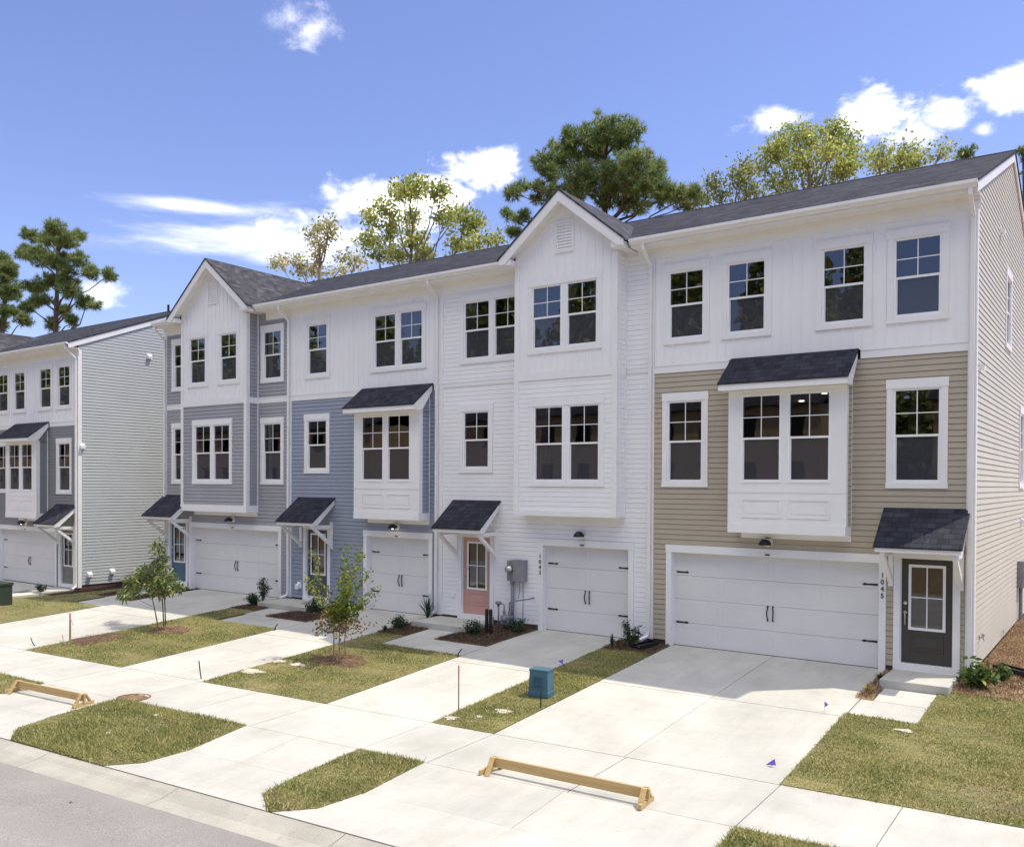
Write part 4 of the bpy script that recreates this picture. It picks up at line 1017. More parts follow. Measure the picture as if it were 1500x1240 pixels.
for m1, m2, polys in BEDS:
    o = sod_mesh(polys, dz=.006).build('mulch_bed', m1); tag(o, kind='structure')
    V, F = blades([q for q in polys if abs(q[0][0]-q[1][0]) < 7], 4200 if m2 is M['straws2'] else 4200, .034, 90, .02)
    V[:, 2] += .012
    o = raw_mesh('pine_straw', V, F, m2); tag(o, kind='stuff')
def ring(x, y, rx, ry, mat1, mat2, n=900, seed=1, h=.05):
    rng = np.random.default_rng(seed); m = 28; V = [(x, y, G(x, y)+.03+h)]; F = []
    ang = np.linspace(0, 2*np.pi, m, endpoint=False); wob = 1+.13*np.sin(ang*3+seed)+.09*np.sin(ang*7+2*seed)
    for s in (.5, 1.):
        for a, w in zip(ang, wob): px, py = x+rx*s*w*math.cos(a), y+ry*s*w*math.sin(a); V.append((px, py, G(px, py)+(.026+h*.75 if s < 1 else .006)))
    for k in range(m): j = (k+1) % m; F.append((0, 1+k, 1+j)); F.append((1+k, 1+m+k, 1+m+j)); F.append((1+k, 1+m+j, 1+j))
    o = raw_mesh('mulch_ring', np.array(V), np.array(F), mat1); tag(o, kind='structure')
    t = rng.uniform(0, 2*np.pi, n); q = np.sqrt(rng.random(n)); px, py = x+rx*q*np.cos(t), y+ry*q*np.sin(t)
    a = rng.uniform(0, 2*np.pi, n); l = rng.uniform(.05, .16, n); z = GV(px, py)+.035+h*(1-q)
    b = np.stack([px, py, z], 1); d = np.stack([np.cos(a)*l, np.sin(a)*l, rng.uniform(-.01, .05, n)], 1); s = np.stack([-np.sin(a)*.005, np.cos(a)*.005, 0*a], 1)
    o = raw_mesh('pine_straw', np.stack([b-s, b+s, b+d], 1).reshape(-1, 3), np.arange(3*n).reshape(-1, 3), mat2); tag(o, kind='stuff')
ring(-18.30, -4.55, .66, .46, M['mulch'], M['straws'], seed=2); ring(-11.85, -4.62, .75, .5, M['mulch'], M['straws'], seed=3); ring(-19.0, -6.1, .6, .75, M['mulch'], M['straws2'], 500, seed=4, h=.03)
for i, (x, y, a, b) in enumerate([(-12.88, -6.2, .32, .16), (-13.0, -5.35, .16, .12), (-12.4, -5.35, .22, .10), (-11.75, -4.75, .35, .22), (-.51, -3.42, .14, .07), (-7.18, -6.5, .12, .10), (-6.62, -5.75, .16, .12), (-6.8, -6.2, .07, .05), (-11.5, -10.2, .05, .04), (-11.7, -9.2, .06, .04)]):
    m = 20; V = [(x, y, G(x, y)+.036)]; ang = np.linspace(0, 2*np.pi, m, endpoint=False)
    for k, t in enumerate(ang):
        w = 1+.22*math.sin(3*t+i)+.15*math.sin(5*t+2*i); px, py = x+a*w*math.cos(t), y+b*w*math.sin(t); V.append((px, py, G(px, py)+.02))
    o = raw_mesh('sand_patch', np.array(V), np.array([(0, 1+k, 1+(k+1) % m) for k in range(m)]), M['sand']); tag(o, kind='structure')
# ---------------------------------------------------------------- trees behind the houses
def frames(n, rng):
    a = rng.normal(size=(n, 3)); a /= np.linalg.norm(a, axis=1)[:, None]
    b = rng.normal(size=(n, 3)); b -= a*(a*b).sum(1)[:, None]; b /= np.linalg.norm(b, axis=1)[:, None]
    return a, b
def leaf_cards(P, size, rng, asp=.55):
    """folded leaf-shaped quads (diamond) at points P"""
    n = len(P); a, b = frames(n, rng); s = size*rng.uniform(.6, 1.35, n)[:, None]
    V = np.stack([P-a*s*.5, P+b*s*asp*.5, P+a*s*.5, P-b*s*asp*.5], 1).reshape(-1, 3)
    return V, np.arange(4*n).reshape(-1, 4)
def needle_tufts(P, D, rng, k=12, ln=.30, wd=.02, spread=.75):
    n = len(P); P = np.repeat(P, k, 0); D = np.repeat(D, k, 0)+rng.normal(0, spread, (n*k, 3)); D /= np.linalg.norm(D, axis=1)[:, None]
    L = ln*rng.uniform(.6, 1.2, n*k)[:, None]; s = np.cross(D, rng.normal(size=(n*k, 3))); s /= np.linalg.norm(s, axis=1)[:, None]
    V = np.stack([P-s*wd*.5, P+s*wd*.5, P+D*L], 1).reshape(-1, 3)
    return V, np.arange(3*n*k).reshape(-1, 3)
def ball(n, c, r, rng, shell=.5):
    d = rng.normal(size=(n, 3)); d /= np.linalg.norm(d, axis=1)[:, None]
    q = (shell+(1-shell)*rng.random(n)**.7)[:, None]
    return np.array(c)+d*q*np.array(r), d
def limb(mb, a, b, r0, r1, rng, sag=.0, n=5, m=6):
    a, b = np.array(a, float), np.array(b, float); L = np.linalg.norm(b-a); pts = []
    for i in range(n+1):
        t = i/n; p = a+(b-a)*t; p[2] += sag*L*math.sin(math.pi*t)
        if 0 < i < n: p = p+rng.normal(0, .025*L, 3)
        pts.append(tuple(p))
    mb.tube(pts, [r0+(r1-r0)*i/n for i in range(n+1)], m)
    return pts

def back_tree(name, label, cat, key, kind, trunk_top, leafm, barkm, seed, dens, size, fork=None, base=-.6, group='trees behind the houses'):
    rng = np.random.default_rng(seed); lob = LOBES[key]
    cx, cy = np.mean([l[0] for l in lob]), np.mean([l[1] for l in lob])
    tx, ty, tz = trunk_top
    root = thing(name, label, cat, (tx, ty, 0), 0, group)
    w = MB(); tr = .017*tz+.02
    path = [(rng.normal(0, .12), rng.normal(0, .12), base+(tz-base)*t) for t in np.linspace(0, 1, 9)]; path[0] = (0, 0, base); path[-1] = (0, 0, tz)
    w.tube(path, [tr*(1-.78*t) for t in np.linspace(0, 1, 9)], 9)
    zmin = min(l[2]-l[4] for l in lob)
    VV, FF, nv = [], [], 0
    for (x, y, z, rx, r2) in lob:
        c = np.array((x-tx, y-ty, z)); h = math.hypot(c[0], c[1])
        z0 = max(min(z-.5*h-.3, tz-.3), zmin-2.5) if kind == 'pine' else max(min(z-1.15*h-1.0, tz-.2), zmin-4.)
        i = (z0-base)/(tz-base); i = min(max(i, 0), 1); k = min(int(i*8), 7); f = i*8-k
        st = np.array(path[k])*(1-f)+np.array(path[k+1])*f
        pts = limb(w, st, c, .10*max(.5, rx/1.4)+.02, .025, rng, .06 if kind == 'pine' else -.05)
        ry = rx*.95
        nsub = max(4, int(dens[0]*(rx*r2)**.75))
        sub, sd = ball(nsub, c, (rx*1.0, ry*1.0, r2*1.05), rng, .15)
        for q in sub[:: 4 if kind == 'pine' else 2]: limb(w, np.array(pts[-2])*.6+c*.4, q, .03, .01, rng, 0, 2, 4)
        for q, dd in zip(sub, sd):
            if kind == 'pine':
                n = int(dens[1]*rng.uniform(.5, 1.4)); s_ = rng.uniform(.7, 1.25); P, D = ball(n, q, (.27*s_, .27*s_, .17*s_), rng, .1); D = D*.9+dd*.5; D[:, 2] += .35
                V, F = needle_tufts(P, D, rng, 9, size*rng.uniform(.75, 1.15), .040)
            else:
                n = int(dens[1]*rng.uniform(.35, 1.3)); P = q+rng.normal(0, 1, (n, 3))*np.array((.30, .30, .26))
                V, F = leaf_cards(P, size, rng)
            VV.append(V); FF.append(F+nv); nv += len(V)
    w.build('trunk', barkm, root, smooth=True)
    raw_mesh('crown', np.concatenate(VV), np.concatenate(FF), leafm, root)
    return root

back_tree('pine_tree', 'tall dark pine with a broad clumped crown rising behind the white gable', 'tree', 'pine1', 'pine', (-24.6, 30, 25.4), M['pine'], M['bark'], 5, (48, 11), .40)
back_tree('pine_tree', 'open pine with bare lower trunk beyond the left row of houses', 'tree', 'L1', 'pine', (-67.4, 18, 23.6), M['pine'], M['bark'], 6, (58, 11), .40)
back_tree('pine_tree', 'dense pine cut by the left edge of the photo', 'tree', 'L2', 'pine', (-78.2, 19, 22.6), M['pine'], M['bark'], 7, (58, 11), .40)
back_tree('pine_tree', 'small pine tip just showing over the right end of the ridge', 'tree', 'RP', 'pine', (-4.4, 30, 20.0), M['pine'], M['bark'], 8, (40, 10), .22)
back_tree('pine_tree', 'dark treetop at the right edge behind the tan end wall', 'tree', 'RP2', 'pine', (-2.0, 30, 19.4), M['pine'], M['bark'], 9, (40, 10), .22)
back_tree('poplar_tree', 'yellow green tree with upright leafy limbs behind the slate blue house roof', 'tree', 'D1', 'leaf', (-37.0, 26, 21.), M['leaf1'], M['palebark'], 10, (16, 48), .27)
back_tree('thin_tree', 'pale half bare tree behind the grey gable roof', 'tree', 'D2', 'leaf', (-48.2, 28, 21.5), M['leaf2'], M['palebark'], 11, (15, 34), .27)
back_tree('low_tree', 'low green treetop just left of the white gable', 'tree', 'D3', 'leaf', (-29.4, 24, 17.6), M['leaf1'], M['palebark'], 12, (26, 40), .22)
back_tree('broadleaf_tree', 'rounded yellow green tree with many stems over the right roof', 'tree', 'D4', 'leaf', (-11.5, 28, 20.4), M['leaf1'], M['palebark'], 13, (30, 48), .19)
back_tree('broadleaf_tree', 'lower yellow green treetop right of the rounded tree', 'tree', 'D5', 'leaf', (-6.6, 26, 18.6), M['leaf1'], M['palebark'], 14, (28, 44), .18)
back_tree('broadleaf_tree', 'mid green treetop between the dark pine and the rounded tree', 'tree', 'D6', 'leaf', (-17.2, 32, 20.6), M['leaf3'], M['palebark'], 15, (30, 48), .19)

# ---------------------------------------------------------------- young trees in the front lawns
def young_tree1():
    x0, y0 = -18.78, -4.5; rng = np.random.default_rng(21); g = G(x0, y0)
    r = thing('young_tree', 'young tree with dense drooping dark leaves and three thin stems', 'young tree', (x0, y0, g), 0, 'young trees in the front lawns')
    w = MB(); tops = []
    for dx, dy, tx, tz in ((-.12, 0, -.45, 1.0), (.0, .1, -.15, 1.25), (.14, .0, .02, 1.35), (.1, .08, -.02, 1.9)):
        w.tube([(dx, dy, 0), (dx+(tx-dx)*.35, dy, tz*.35), (dx+(tx-dx)*.8, dy, tz*.75), (tx, dy*.5, tz)], [.018, .015, .011, .006], 6)
    VV, FF, nv = [], [], 0
    for x, y, z, rx, r2 in LOBES['T1']:
        c = np.array((x-x0, y-y0, z-g)); n = int(240*(rx*r2/.06)**.6)
        P, d = ball(n, c*np.array((1.15, 1, 1)), (rx*1.15, max(rx*.9, .2), r2*1.05), rng, .1)
        s = np.cross(d, rng.normal(size=d.shape)); s /= np.linalg.norm(s, axis=1)[:, None]
        D = d*.6+rng.normal(0, .4, d.shape); D[:, 2] += .15; D /= np.linalg.norm(D, axis=1)[:, None]
        L = rng.uniform(.09, .19, n)[:, None]; wd = .026
        mid = P+D*L*.55; tip = P+D*L+np.array((0, 0, -1))*L*.35
        V = np.stack([P, mid+s*wd, tip, mid-s*wd], 1).reshape(-1, 3); VV.append(V); FF.append(np.arange(4*n).reshape(-1, 4)+nv); nv += len(V)
        limb(w, (np.clip(c[0]*.5, -.4, .1), 0, min(c[2]*.75, 1.2)), c, .008, .003, rng, 0, 3, 4)
    w.build('trunk', M['bark'], r); raw_mesh('crown', np.concatenate(VV), np.concatenate(FF), M['myrtle'], r)
def young_tree2():
    x0, y0 = -12.02, -4.57; rng = np.random.default_rng(22); g = G(x0, y0)
    r = thing('young_tree', 'young tree with airy upright bright green branches and russet lower leaves', 'young tree', (x0, y0, g), 0, 'young trees in the front lawns')
    tips = [(-.62, 2.42), (.13, 2.5), (.42, 2.46), (.66, 2.54), (.98, 2.48), (-.95, 1.78), (1.08, 1.65), (.88, 1.34), (-.3, 1.75), (-.62, .98), (.55, 1.05), (.3, 2.1), (.75, 2.0), (-.05, 1.6), (.5, 1.5), (.9, 1.95)]
    w = MB(); VV, FF, nv = [], [], 0; V2, F2, n2 = [], [], 0
    for dx, dy in ((-.10, 0), (.02, .06), (.13, -.04), (.2, .07)):
        w.tube([(dx, dy, 0), (dx*.9, dy, .45), (dx*1.1, dy*1.1, .95)], [.016, .013, .011], 6)
    def leaves(pts, n, sp, size, a, b, c):
        P = pts[rng.integers(0, len(pts), n)]+rng.normal(0, sp, (n, 3)); V, F = leaf_cards(P, size, rng, .6)
        a.append(V); b.append(F+c); return c+len(V)
    for i, (tx, tz) in enumerate(tips):
        dy = rng.uniform(-.55, .55); st = (rng.uniform(-.1, .2), rng.uniform(-.06, .06), rng.uniform(.75, 1.0)); st = (st[0], st[1], min(st[2], tz*.7))
        p = np.array(limb(w, st, (tx, dy, tz-g*0), .012, .003, rng, -.04, 8, 5))
        f = np.concatenate([p[:-1]+(p[1:]-p[:-1])*t for t in np.linspace(0, 1, 10)]); f = f[len(f)//6:]
        nv = leaves(f, int(75+70*max(tz-.9, .1)), .05, .068, VV, FF, nv)
        if tz < 2.3: nv = leaves(f[-40:], 60, .08, .065, VV, FF, nv)
    pts = rng.uniform((-.5, -.4, .62), (.6, .4, 1.0), (60, 3))
    for q in pts[:20]: limb(w, (rng.uniform(-.1, .2), 0, .62), q, .007, .003, rng, 0, 3, 4)
    n2 = leaves(pts, 480, .08, .07, V2, F2, n2)
    w.build('trunk', M['palebark'], r); raw_mesh('crown', np.concatenate(VV), np.concatenate(FF), M['myrtle2'], r)
    raw_mesh('lower_leaves', np.concatenate(V2), np.concatenate(F2), M['russet'], r)
young_tree1(); young_tree2()

# ---------------------------------------------------------------- shrubs and tufts
def shrub(label, x, y, h, w, kind, seed, m='shrub', name='shrub'):
    rng = np.random.default_rng(seed); g = G(x, y)+.03
    r = thing(name, label, 'shrub' if name != 'grass_tuft' else 'grass tuft', (x, y, g), 0, 'foundation plants in the beds')
    st = MB(); VV, FF, nv = [], [], 0
    if kind == 'spiky':
        n = 46; a = rng.uniform(0, 2*np.pi, n); q = rng.random(n)**.6
        for k in range(n):
            t = np.array((math.cos(a[k])*w*.5*q[k], math.sin(a[k])*w*.5*q[k], h*(1-.45*q[k])*rng.uniform(.75, 1.1)))
            s = np.array((-math.sin(a[k]), math.cos(a[k]), 0))*.012; m1 = t*np.array((.35, .35, .55))
            V = np.array([(0, 0, 0)-s*.6, s*.6, m1+s, m1-s, m1-s, m1+s, t+s*.1, t-s*.1]); VV.append(V); FF.append(np.array([(0, 1, 2, 3), (4, 5, 6, 7)])+nv); nv += 8
    else:
        for k in range(9 if kind == 'upright' else 14):
            a = rng.uniform(0, 2*np.pi); q = rng.random()**.7
            tip = np.array((math.cos(a)*w*.5*q, math.sin(a)*w*.5*q, h*(1-.5*q*q)*rng.uniform(.7, 1.)))
            p = np.array(limb(st, (0, 0, -.02), tip, .009, .003, rng, 0, 5, 4))
            n = {'upright': 60, 'round': 55, 'broad': 13}[kind]; P = p[rng.integers(2, 6, n)]+rng.normal(0, .10*w, (n, 3))*np.array((1, 1, .8))
            P[:, 2] = np.maximum(P[:, 2], .03)
            V, F = leaf_cards(P, {'upright': .07, 'round': .06, 'broad': .17}[kind], rng, .42); VV.append(V); FF.append(F+nv); nv += len(V)
        st.build('stem', M['bark'], r)
    raw_mesh('foliage', np.concatenate(VV), np.concatenate(FF), M[m], r)
shrub('dark upright shrub at the right end of the grey garage', -19.42, -.62, .72, .42, 'upright', 31)
shrub('low round shrub beside the grey garage driveway', -19.15, -1.22, .36, .46, 'round', 32)
shrub('low shrub under the airy young tree by the blue house stoop', -16.7, -.95, .36, .6, 'round', 33)
shrub('dark spiky shrub between the blue garage and the white house', -13.0, -.35, .78, .8, 'spiky', 34)
shrub('low dark shrub on the mulch left of the white house stoop', -12.95, -1.55, .30, .5, 'round', 35)
shrub('smallest dark tuft at the point of the mulch by the blue driveway', -13.0, -2.0, .20, .26, 'spiky', 36)
shrub('dark round shrub in front of the white house stoop', -10.75, -1.22, .34, .5, 'round', 37)
shrub('dark shrub at the foot of the electric meter pipe', -9.95, -.55, .34, .5, 'round', 38)
shrub('tall dark shrub between the white and tan garages', -6.78, -.62, .72, .46, 'upright', 39)
shrub('thin twiggy tuft on the mulch edge by the white garage', -7.1, -.9, .36, .18, 'spiky', 40)
shrub('broad leaved green shrub at the corner by the charcoal door', .16, -.52, .50, .58, 'broad', 41, 'yucca')
shrub('yellow straw tuft at the tip of the bed beside the tan stoop', -1.43, -1.75, .22, .34, 'spiky', 42, 'drygrass', 'grass_tuft')
shrub('dark dwarf tuft between the tan driveway and stoop', -1.45, -.75, .14, .3, 'spiky', 43, 'shrub', 'grass_tuft')
shrub('low green plant beside the broad leaved shrub', .5, -.05, .28, .28, 'round', 44, 'yucca')
shrub('small plant in the bed at the far left house', -30.0, -2.0, .35, .35, 'upright', 45)
shrub('low shrub in the mulch left of the teal door', -25.3, -1.2, .4, .5, 'round', 46)

# ---------------------------------------------------------------- utilities and site clutter
def meter(x=-10.27):
    r = thing('electric_meter', 'grey electric meter cabinet with conduit on the white house wall', 'meter', (x, 0, 0))
    b = MB(); b.box(-.06, .27, -.19, -.016, 1.18, 1.70); b.box(-.07, .28, -.195, -.016, 1.70, 1.712); b.box(.0, .20, -.196, -.19, 1.62, 1.65)
    bevel(b.build('cabinet', M['grey'], r), .008)
    s = MB(); s.box(-.27, -.06, -.15, -.016, 1.18, 1.69); bevel(s.build('meter_socket', M['pipe'], r), .008)
    d = MB(); d.lathe([(0, -.30), (.075, -.295), (.082, -.24), (.095, -.235), (.095, -.15)], (-.165, 0, 1.48), 18, axis='y'); d.build('dial', M['steel'], r, smooth=True)
    c = MB(); c.tube([(-.14, -.09, 1.2), (-.14, -.09, -.1)], .045, 12); c.tube([(-.14, -.09, 1.18), (-.14, -.09, 1.10)], .056, 12); c.tube([(-.14, -.09, .06), (-.14, -.09, .0)], .054, 12)
    c.build('conduit', M['pipe'], r, smooth=True)
    k = MB(); k.tube([(.14, -.03, 1.2), (.15, -.03, .75), (.14, -.03, .15)], .008, 6); k.tube([(.02, -.03, 1.2), (.04, -.03, .95), (.0, -.03, .72)], .007, 6); k.build('cable', M['grey'], r)
meter()
def gas(x=-10.42, y=-.34):
    r = thing('gas_meter', 'grey gas meter with bent pipes beside the peach door', 'gas meter', (x, y, G(x, y)))
    p = MB(); p.tube([(-.24, 0, -.1), (-.24, 0, .62)], .022, 10); p.tube([(-.24, 0, .62), (-.12, 0, .64), (-.06, 0, .60), (-.06, 0, .42)], .018, 8)
    p.tube([(.10, 0, .42), (.10, 0, .66), (.14, .0, .70), (.60, .0, .80), (.62, .03, .80), (.62, .32, .80)], .018, 8); p.build('pipe', M['pipe'], r, smooth=True)
    b = MB(); b.box(-.12, .16, -.11, .09, .12, .36); bevel(b.build('meter_body', M['pipe'], r), .04, 3)
    h = MB(); h.lathe([(0, -.15), (.07, -.145), (.075, -.11), (0, -.10)], (.02, 0, .27), 14, axis='y'); h.build('dial', M['grey'], r, smooth=True)
    g = MB(); g.lathe([(0, .05), (.07, .045), (.085, .02), (.085, -.01), (.04, -.04), (.03, -.08)], (-.24, 0, .64), 14); g.build('regulator', M['pipe'], r, smooth=True)
    v = MB(); v.lathe([(0, -.05), (.04, -.05), (.04, .05), (0, .05)], (-.06, 0, .42), 10); v.lathe([(0, -.05), (.04, -.05), (.04, .05), (0, .05)], (.10, 0, .42), 10); v.build('valve', M['grey'], r)
gas()
def bollards():
    for i, (x, y, l) in enumerate(((-10.52, -1.02, 'left black marker post of the pair before the gas meter'), (-10.40, -1.02, 'right black marker post of the pair before the gas meter'))):
        b = MB(); b.lathe([(0, -.1), (.045, -.1), (.045, .60), (.03, .63), (0, .635)], (0, 0, 0), 14)
        o = b.build('marker_post', M['black'], None, (x, y, G(x, y)), smooth=False); tag(o, l, 'post', 'black posts guarding the gas meter')
bollards()
r = thing('electric_meter', 'grey electric meter high on the tan end wall at the photo edge', 'meter', (0, 7.6, 0))
MB().box(.016, .16, -.16, .30, 1.05, 1.72).build('cabinet', M['grey'], r)
c = MB(); c.tube([(.08, .02, 1.06), (.08, .02, .1)], .045, 12); c.build('conduit', M['pipe'], r)
d = MB(); d.lathe([(.16, 0), (.16, .08), (.22, .075), (.22, 0)][::-1] and [(.0, .24), (.075, .235), (.08, .17), (.09, .16)], (0, -.05, 1.5), 14, axis='x'); d.build('dial', M['steel'], r)

def pedestal(x=-6.54, y=-4.64):
    r = thing('utility_pedestal', 'blue green utility pedestal standing on the grass strip', 'utility box', (x, y, G(x, y)), R(8))
    b = MB(); b.prism([(-.21, -.15, 0), (.21, -.15, 0), (.21, .15, 0), (-.21, .15, 0)], (0, 0, .12)); bevel(b.build('base', M['teal'], r), .02)
    t = MB()
    for z0, z1, s0, s1 in ((.12, .49, .93, .86),):
        a = [(-.21*s0, -.15*s0), (.21*s0, -.15*s0), (.21*s0, .15*s0), (-.21*s0, .15*s0)]; c = [(p*s1/s0, q*s1/s0) for p, q in a]
        for k in range(4): j = (k+1) % 4; t.quad((*a[k], z0), (*a[j], z0), (*c[j], z1), (*c[k], z1))
    t.box(-.195, .195, -.14, .14, .475, .525); bevel(t.build('cover', M['teal'], r), .018, 3)
    v = MB()
    for k in range(6): v.box(-.10+k*.035, -.085+k*.035, -.152, -.125, .18, .38)
    v.build('louvre', M['teal'], r)
pedestal()
b = MB(); b.box(-.5, .5, -.45, .45, -.15, .74); b.box(-.53, .53, -.48, .48, .70, .78)
o = b.build('cabinet_body', M['greenbox']); rt = thing('transformer_cabinet', 'dark green transformer cabinet at the left edge on the lawn', 'utility box', (-27.35, -4.95, G(-27.35, -4.95))); o.parent = rt; bevel(o, .015)
MB().box(-.6, .6, -.55, .55, -.2, .06).build('pad', M['conc'], rt)
MB().box(-.02, .02, -.47, -.45, .25, .4).build('handle', M['black'], rt)

def barricade(label, p0, p1, lean=.0):
    (x0, y0), (x1, y1) = p0, p1; L = math.hypot(x1-x0, y1-y0); a = math.atan2(y1-y0, x1-x0)
    g0, g1 = G(x0, y0), G(x1, y1)
    r = thing('wooden_barricade', label, 'barricade', ((x0+x1)/2, (y0+y1)/2, min(g0, g1)), a, 'low wooden barricades across the driveways')
    h = L/2; b = MB(); b.box(-h, h, -.018, .018, .085, .225); bevel(b.build('rail', M['wood'], r), .004, 1)
    for s in (-1, 1):
        lg = MB(); x = s*(h-.06)
        for k in (-1, 1):
            q = [(x-.04, k*.021, .228), (x-.04, k*.05, .228), (x-.04, k*.205, .0), (x-.04, k*.165, .0)]
            lg.prism(q, (.075, 0, 0))
        bevel(lg.build('leg', M['wood'], r), .003, 1)
        ft = MB(); ft.box(x-.065+s*.06, x-.027+s*.06, -.21, .21, .001, .07); bevel(ft.build('foot', M['wood'], r), .003, 1)
barricade('low wooden barricade on the tan house apron, nearest the street corner', (-5.07, -8.20), (-2.62, -8.08))
barricade('low wooden barricade farther left, on the blue house apron', (-15.62, -9.72), (-13.42, -9.55))

m = MB(); m.lathe([(0, .012), (.27, .012), (.27, .022), (.31, .022), (.31, .0)], (0, 0, 0), 40)
for k in range(8):
    a = k*math.pi/4; m.box(.2*math.cos(a)-.025, .2*math.cos(a)+.025, .2*math.sin(a)-.025, .2*math.sin(a)+.025, .012, .02)
o = m.build('manhole_cover', M['iron'], None, (-13.15, -8.74, G(-13.15, -8.74))); tag(o, 'round rusty manhole cover beside the verge corner', 'manhole cover'); o.rotation_euler = (R(-2.), 0, 0)

def stake(x, y, h, label, top, w=.02, tie=False, lean=0.):
    r = thing('survey_stake', label, 'stake', (x, y, G(x, y)), .4)
    MB().prism([(-w, -w*.5, -.1), (w, -w*.5, -.1), (w, w*.5, -.1), (-w, w*.5, -.1)], (lean, 0, h*.72+.1)).build('shaft', M['stake'], r)
    b = MB(); b.prism([(-w+lean, -w*.5, h*.72), (w+lean, -w*.5, h*.72), (w+lean, w*.5, h*.72), (-w+lean, w*.5, h*.72)], (lean*.3, 0, h*.28)); b.build('painted_top', top, r)
    if tie: MB().quad((0, -.02, h*.9), (.05, -.03, h*.8), (.13, -.02, h*.55), (.09, -.02, h*.6)).build('ribbon', M['pink'], r)
stake(-7.2, -6.27, .87, 'thin survey stake with red painted top at the grass strip tip', M['red'], .011)
stake(-19.52, -6.56, .70, 'survey stake with pink ribbon on the bare corner of the grey house lawn', M['pink'], .022, True)
def rod(x, y, pts, r, label, m='black', name='rebar_rod'):
    o = MB().tube(pts, r, 6).build(name, M[m], None, (x, y, G(x, y))); tag(o, label, 'rod')
rod(-13.35, -7.1, [(0, 0, -.05), (-.05, 0, .15), (-.12, .02, .36)], .012, 'bent black rod at the near corner of the middle lawn')
rod(-9.75, -3.12, [(0, 0, -.05), (.02, 0, .08), (.10, .02, .19)], .014, 'short dark pipe stub at the corner of the middle lawn by the white driveway')
rod(-15.75, -3.2, [(0, 0, -.05), (.02, 0, .08), (.09, .02, .17)], .014, 'short dark pipe stub at the corner of the grey lawn by the blue driveway')
rod(-19.75, -7.3, [(0, 0, -.02), (-.15, 0, .05), (-.3, .03, .16)], .012, 'short dark pipe leaning off the bare lawn corner')
rod(-6.15, -5.25, [(0, 0, -.05), (.0, 0, .2), (.01, .0, .32)], .013, 'thin dark marker rod in front of the utility pedestal')
rod(-19.1, -6.9, [(0, 0, .03), (-.3, .1, .09), (-.62, .25, .16)], .012, 'thin pale cane lying by the ribboned stake', 'stake')
def flag(x, y, label, pts):
    r = thing('marking_flag', label, 'flag', (x, y, G(x, y)), 0, 'purple utility flags')
    MB().tube([(0, 0, 0), (0, 0, max(p[2] for p in pts))], .003, 5).build('wire', M['steel'], r)
    MB().prism(pts, (0, .003, 0)).build('banner', M['purple'], r)
flag(-1.85, -3.01, 'purple flag standing on the tan driveway near the stoop bed', [(0, 0, .06), (.065, 0, .12), (0, 0, .17)])
flag(-1.80, -5.83, 'purple flag folded low on the tan driveway near the sidewalk', [(-.09, 0, .01), (.06, 0, .025), (.05, -.02, .125)])
flag(-7.3, -2.72, 'purple flag at the edge of the grass strip by the white driveway', [(-.09, 0, .11), (.12, 0, .03), (.03, 0, .09), (.05, 0, .17)])
flag(.0, 4.2, 'purple flag against the tan end wall', [(.05, 0, .22), (.05, .12, .36), (.05, 0, .44)])
def splash(x, y, a, label):
    b = MB(); b.box(-.14, .14, -.36, .36, 0, .03); b.box(-.14, -.11, -.36, .36, .03, .075); b.box(.11, .14, -.36, .36, .03, .075); b.box(-.11, .11, .33, .36, .03, .075)
    o = b.build('splash_block', M['black'], None, (x, y, G(x, y)+.03), a); tag(o, label, 'splash block')
splash(-6.52, -.42, -.15, 'black splash block under the downspout between white and tan houses'); splash(.62, .55, .9, 'black splash block on the straw by the broad leaved shrub')

# litter on the road and verge
rng = np.random.default_rng(77)
def litter():
    for i in range(26):
        x, y = rng.uniform(-14, -3), rng.uniform(-15, -11.9); s = rng.uniform(.008, .022)
        yield x, y, s
V, F, nv = [], [], 0
for x, y, s in litter():
    z = -.70; p = np.array([(x-s, y-s, z), (x+s, y-s*.7, z), (x+s*.8, y+s, z), (x-s, y+s*.9, z), (x, y, z+s*1.2)]); V.append(p); F.append(np.array([(0, 1, 4), (1, 2, 4), (2, 3, 4), (3, 0, 4)])+nv); nv += 5
o = raw_mesh('gravel', np.concatenate(V), np.concatenate(F), M['soil']); tag(o, kind='stuff')

# across the street, met only in the panes' reflections: an unfinished row and the wood behind it
def far_row(x0, n):
    r = thing('unfinished_building', 'unfinished tan sheathed row across the street, mirrored in the second floor panes', 'building', (x0, -40, 0), 0, 'unfinished row across the street')
    W = n*6.4; H = []
    for k in range(n*2):
        for z in (3.6, 6.6): H.append((k*3.2+1.0, k*3.2+2.2, z, z+1.6))
    for k in range(n): H.append((k*6.4+1., k*6.4+5., -.4, 2.1))
    br = sorted({-1., 9.} | {h for q in H for h in q[2:4]}); m = MB()
    for b0, t0 in zip(br, br[1:]):
        for p_, q_ in cut(0, W, [(h[0], h[1]) for h in H if h[2] < (b0+t0)/2 < h[3]]): m.box(p_, q_, -.15, 0, b0, t0)
    m.box(0, W, -9, -8.85, -1, 9).box(0, .15, -8.85, -.15, -1, 9).box(W-.15, W, -8.85, -.15, -1, 9)
    m.build('wall', M['osb'], r)
    MB().prism([(-.3, .4, 8.9), (-.3, -4.5, 11.0), (-.3, -9.4, 8.9), (-.3, -9.4, 8.75), (-.3, -4.5, 10.85), (-.3, .4, 8.75)], (W+.6, 0, 0)).build('roof', M['shx'], r)
    for h in H[:n*4]: MB().box(h[0], h[1], -.6, -.5, h[2], h[3]).build('shade_panel', M['black'], r)  # black panels stand in for the shaded interior behind the window holes
far_row(-142, 7); far_row(-92, 6); far_row(-46, 5); far_row(-7.5, 3)
rng = np.random.default_rng(55); VV, FF, nv = [], [], 0
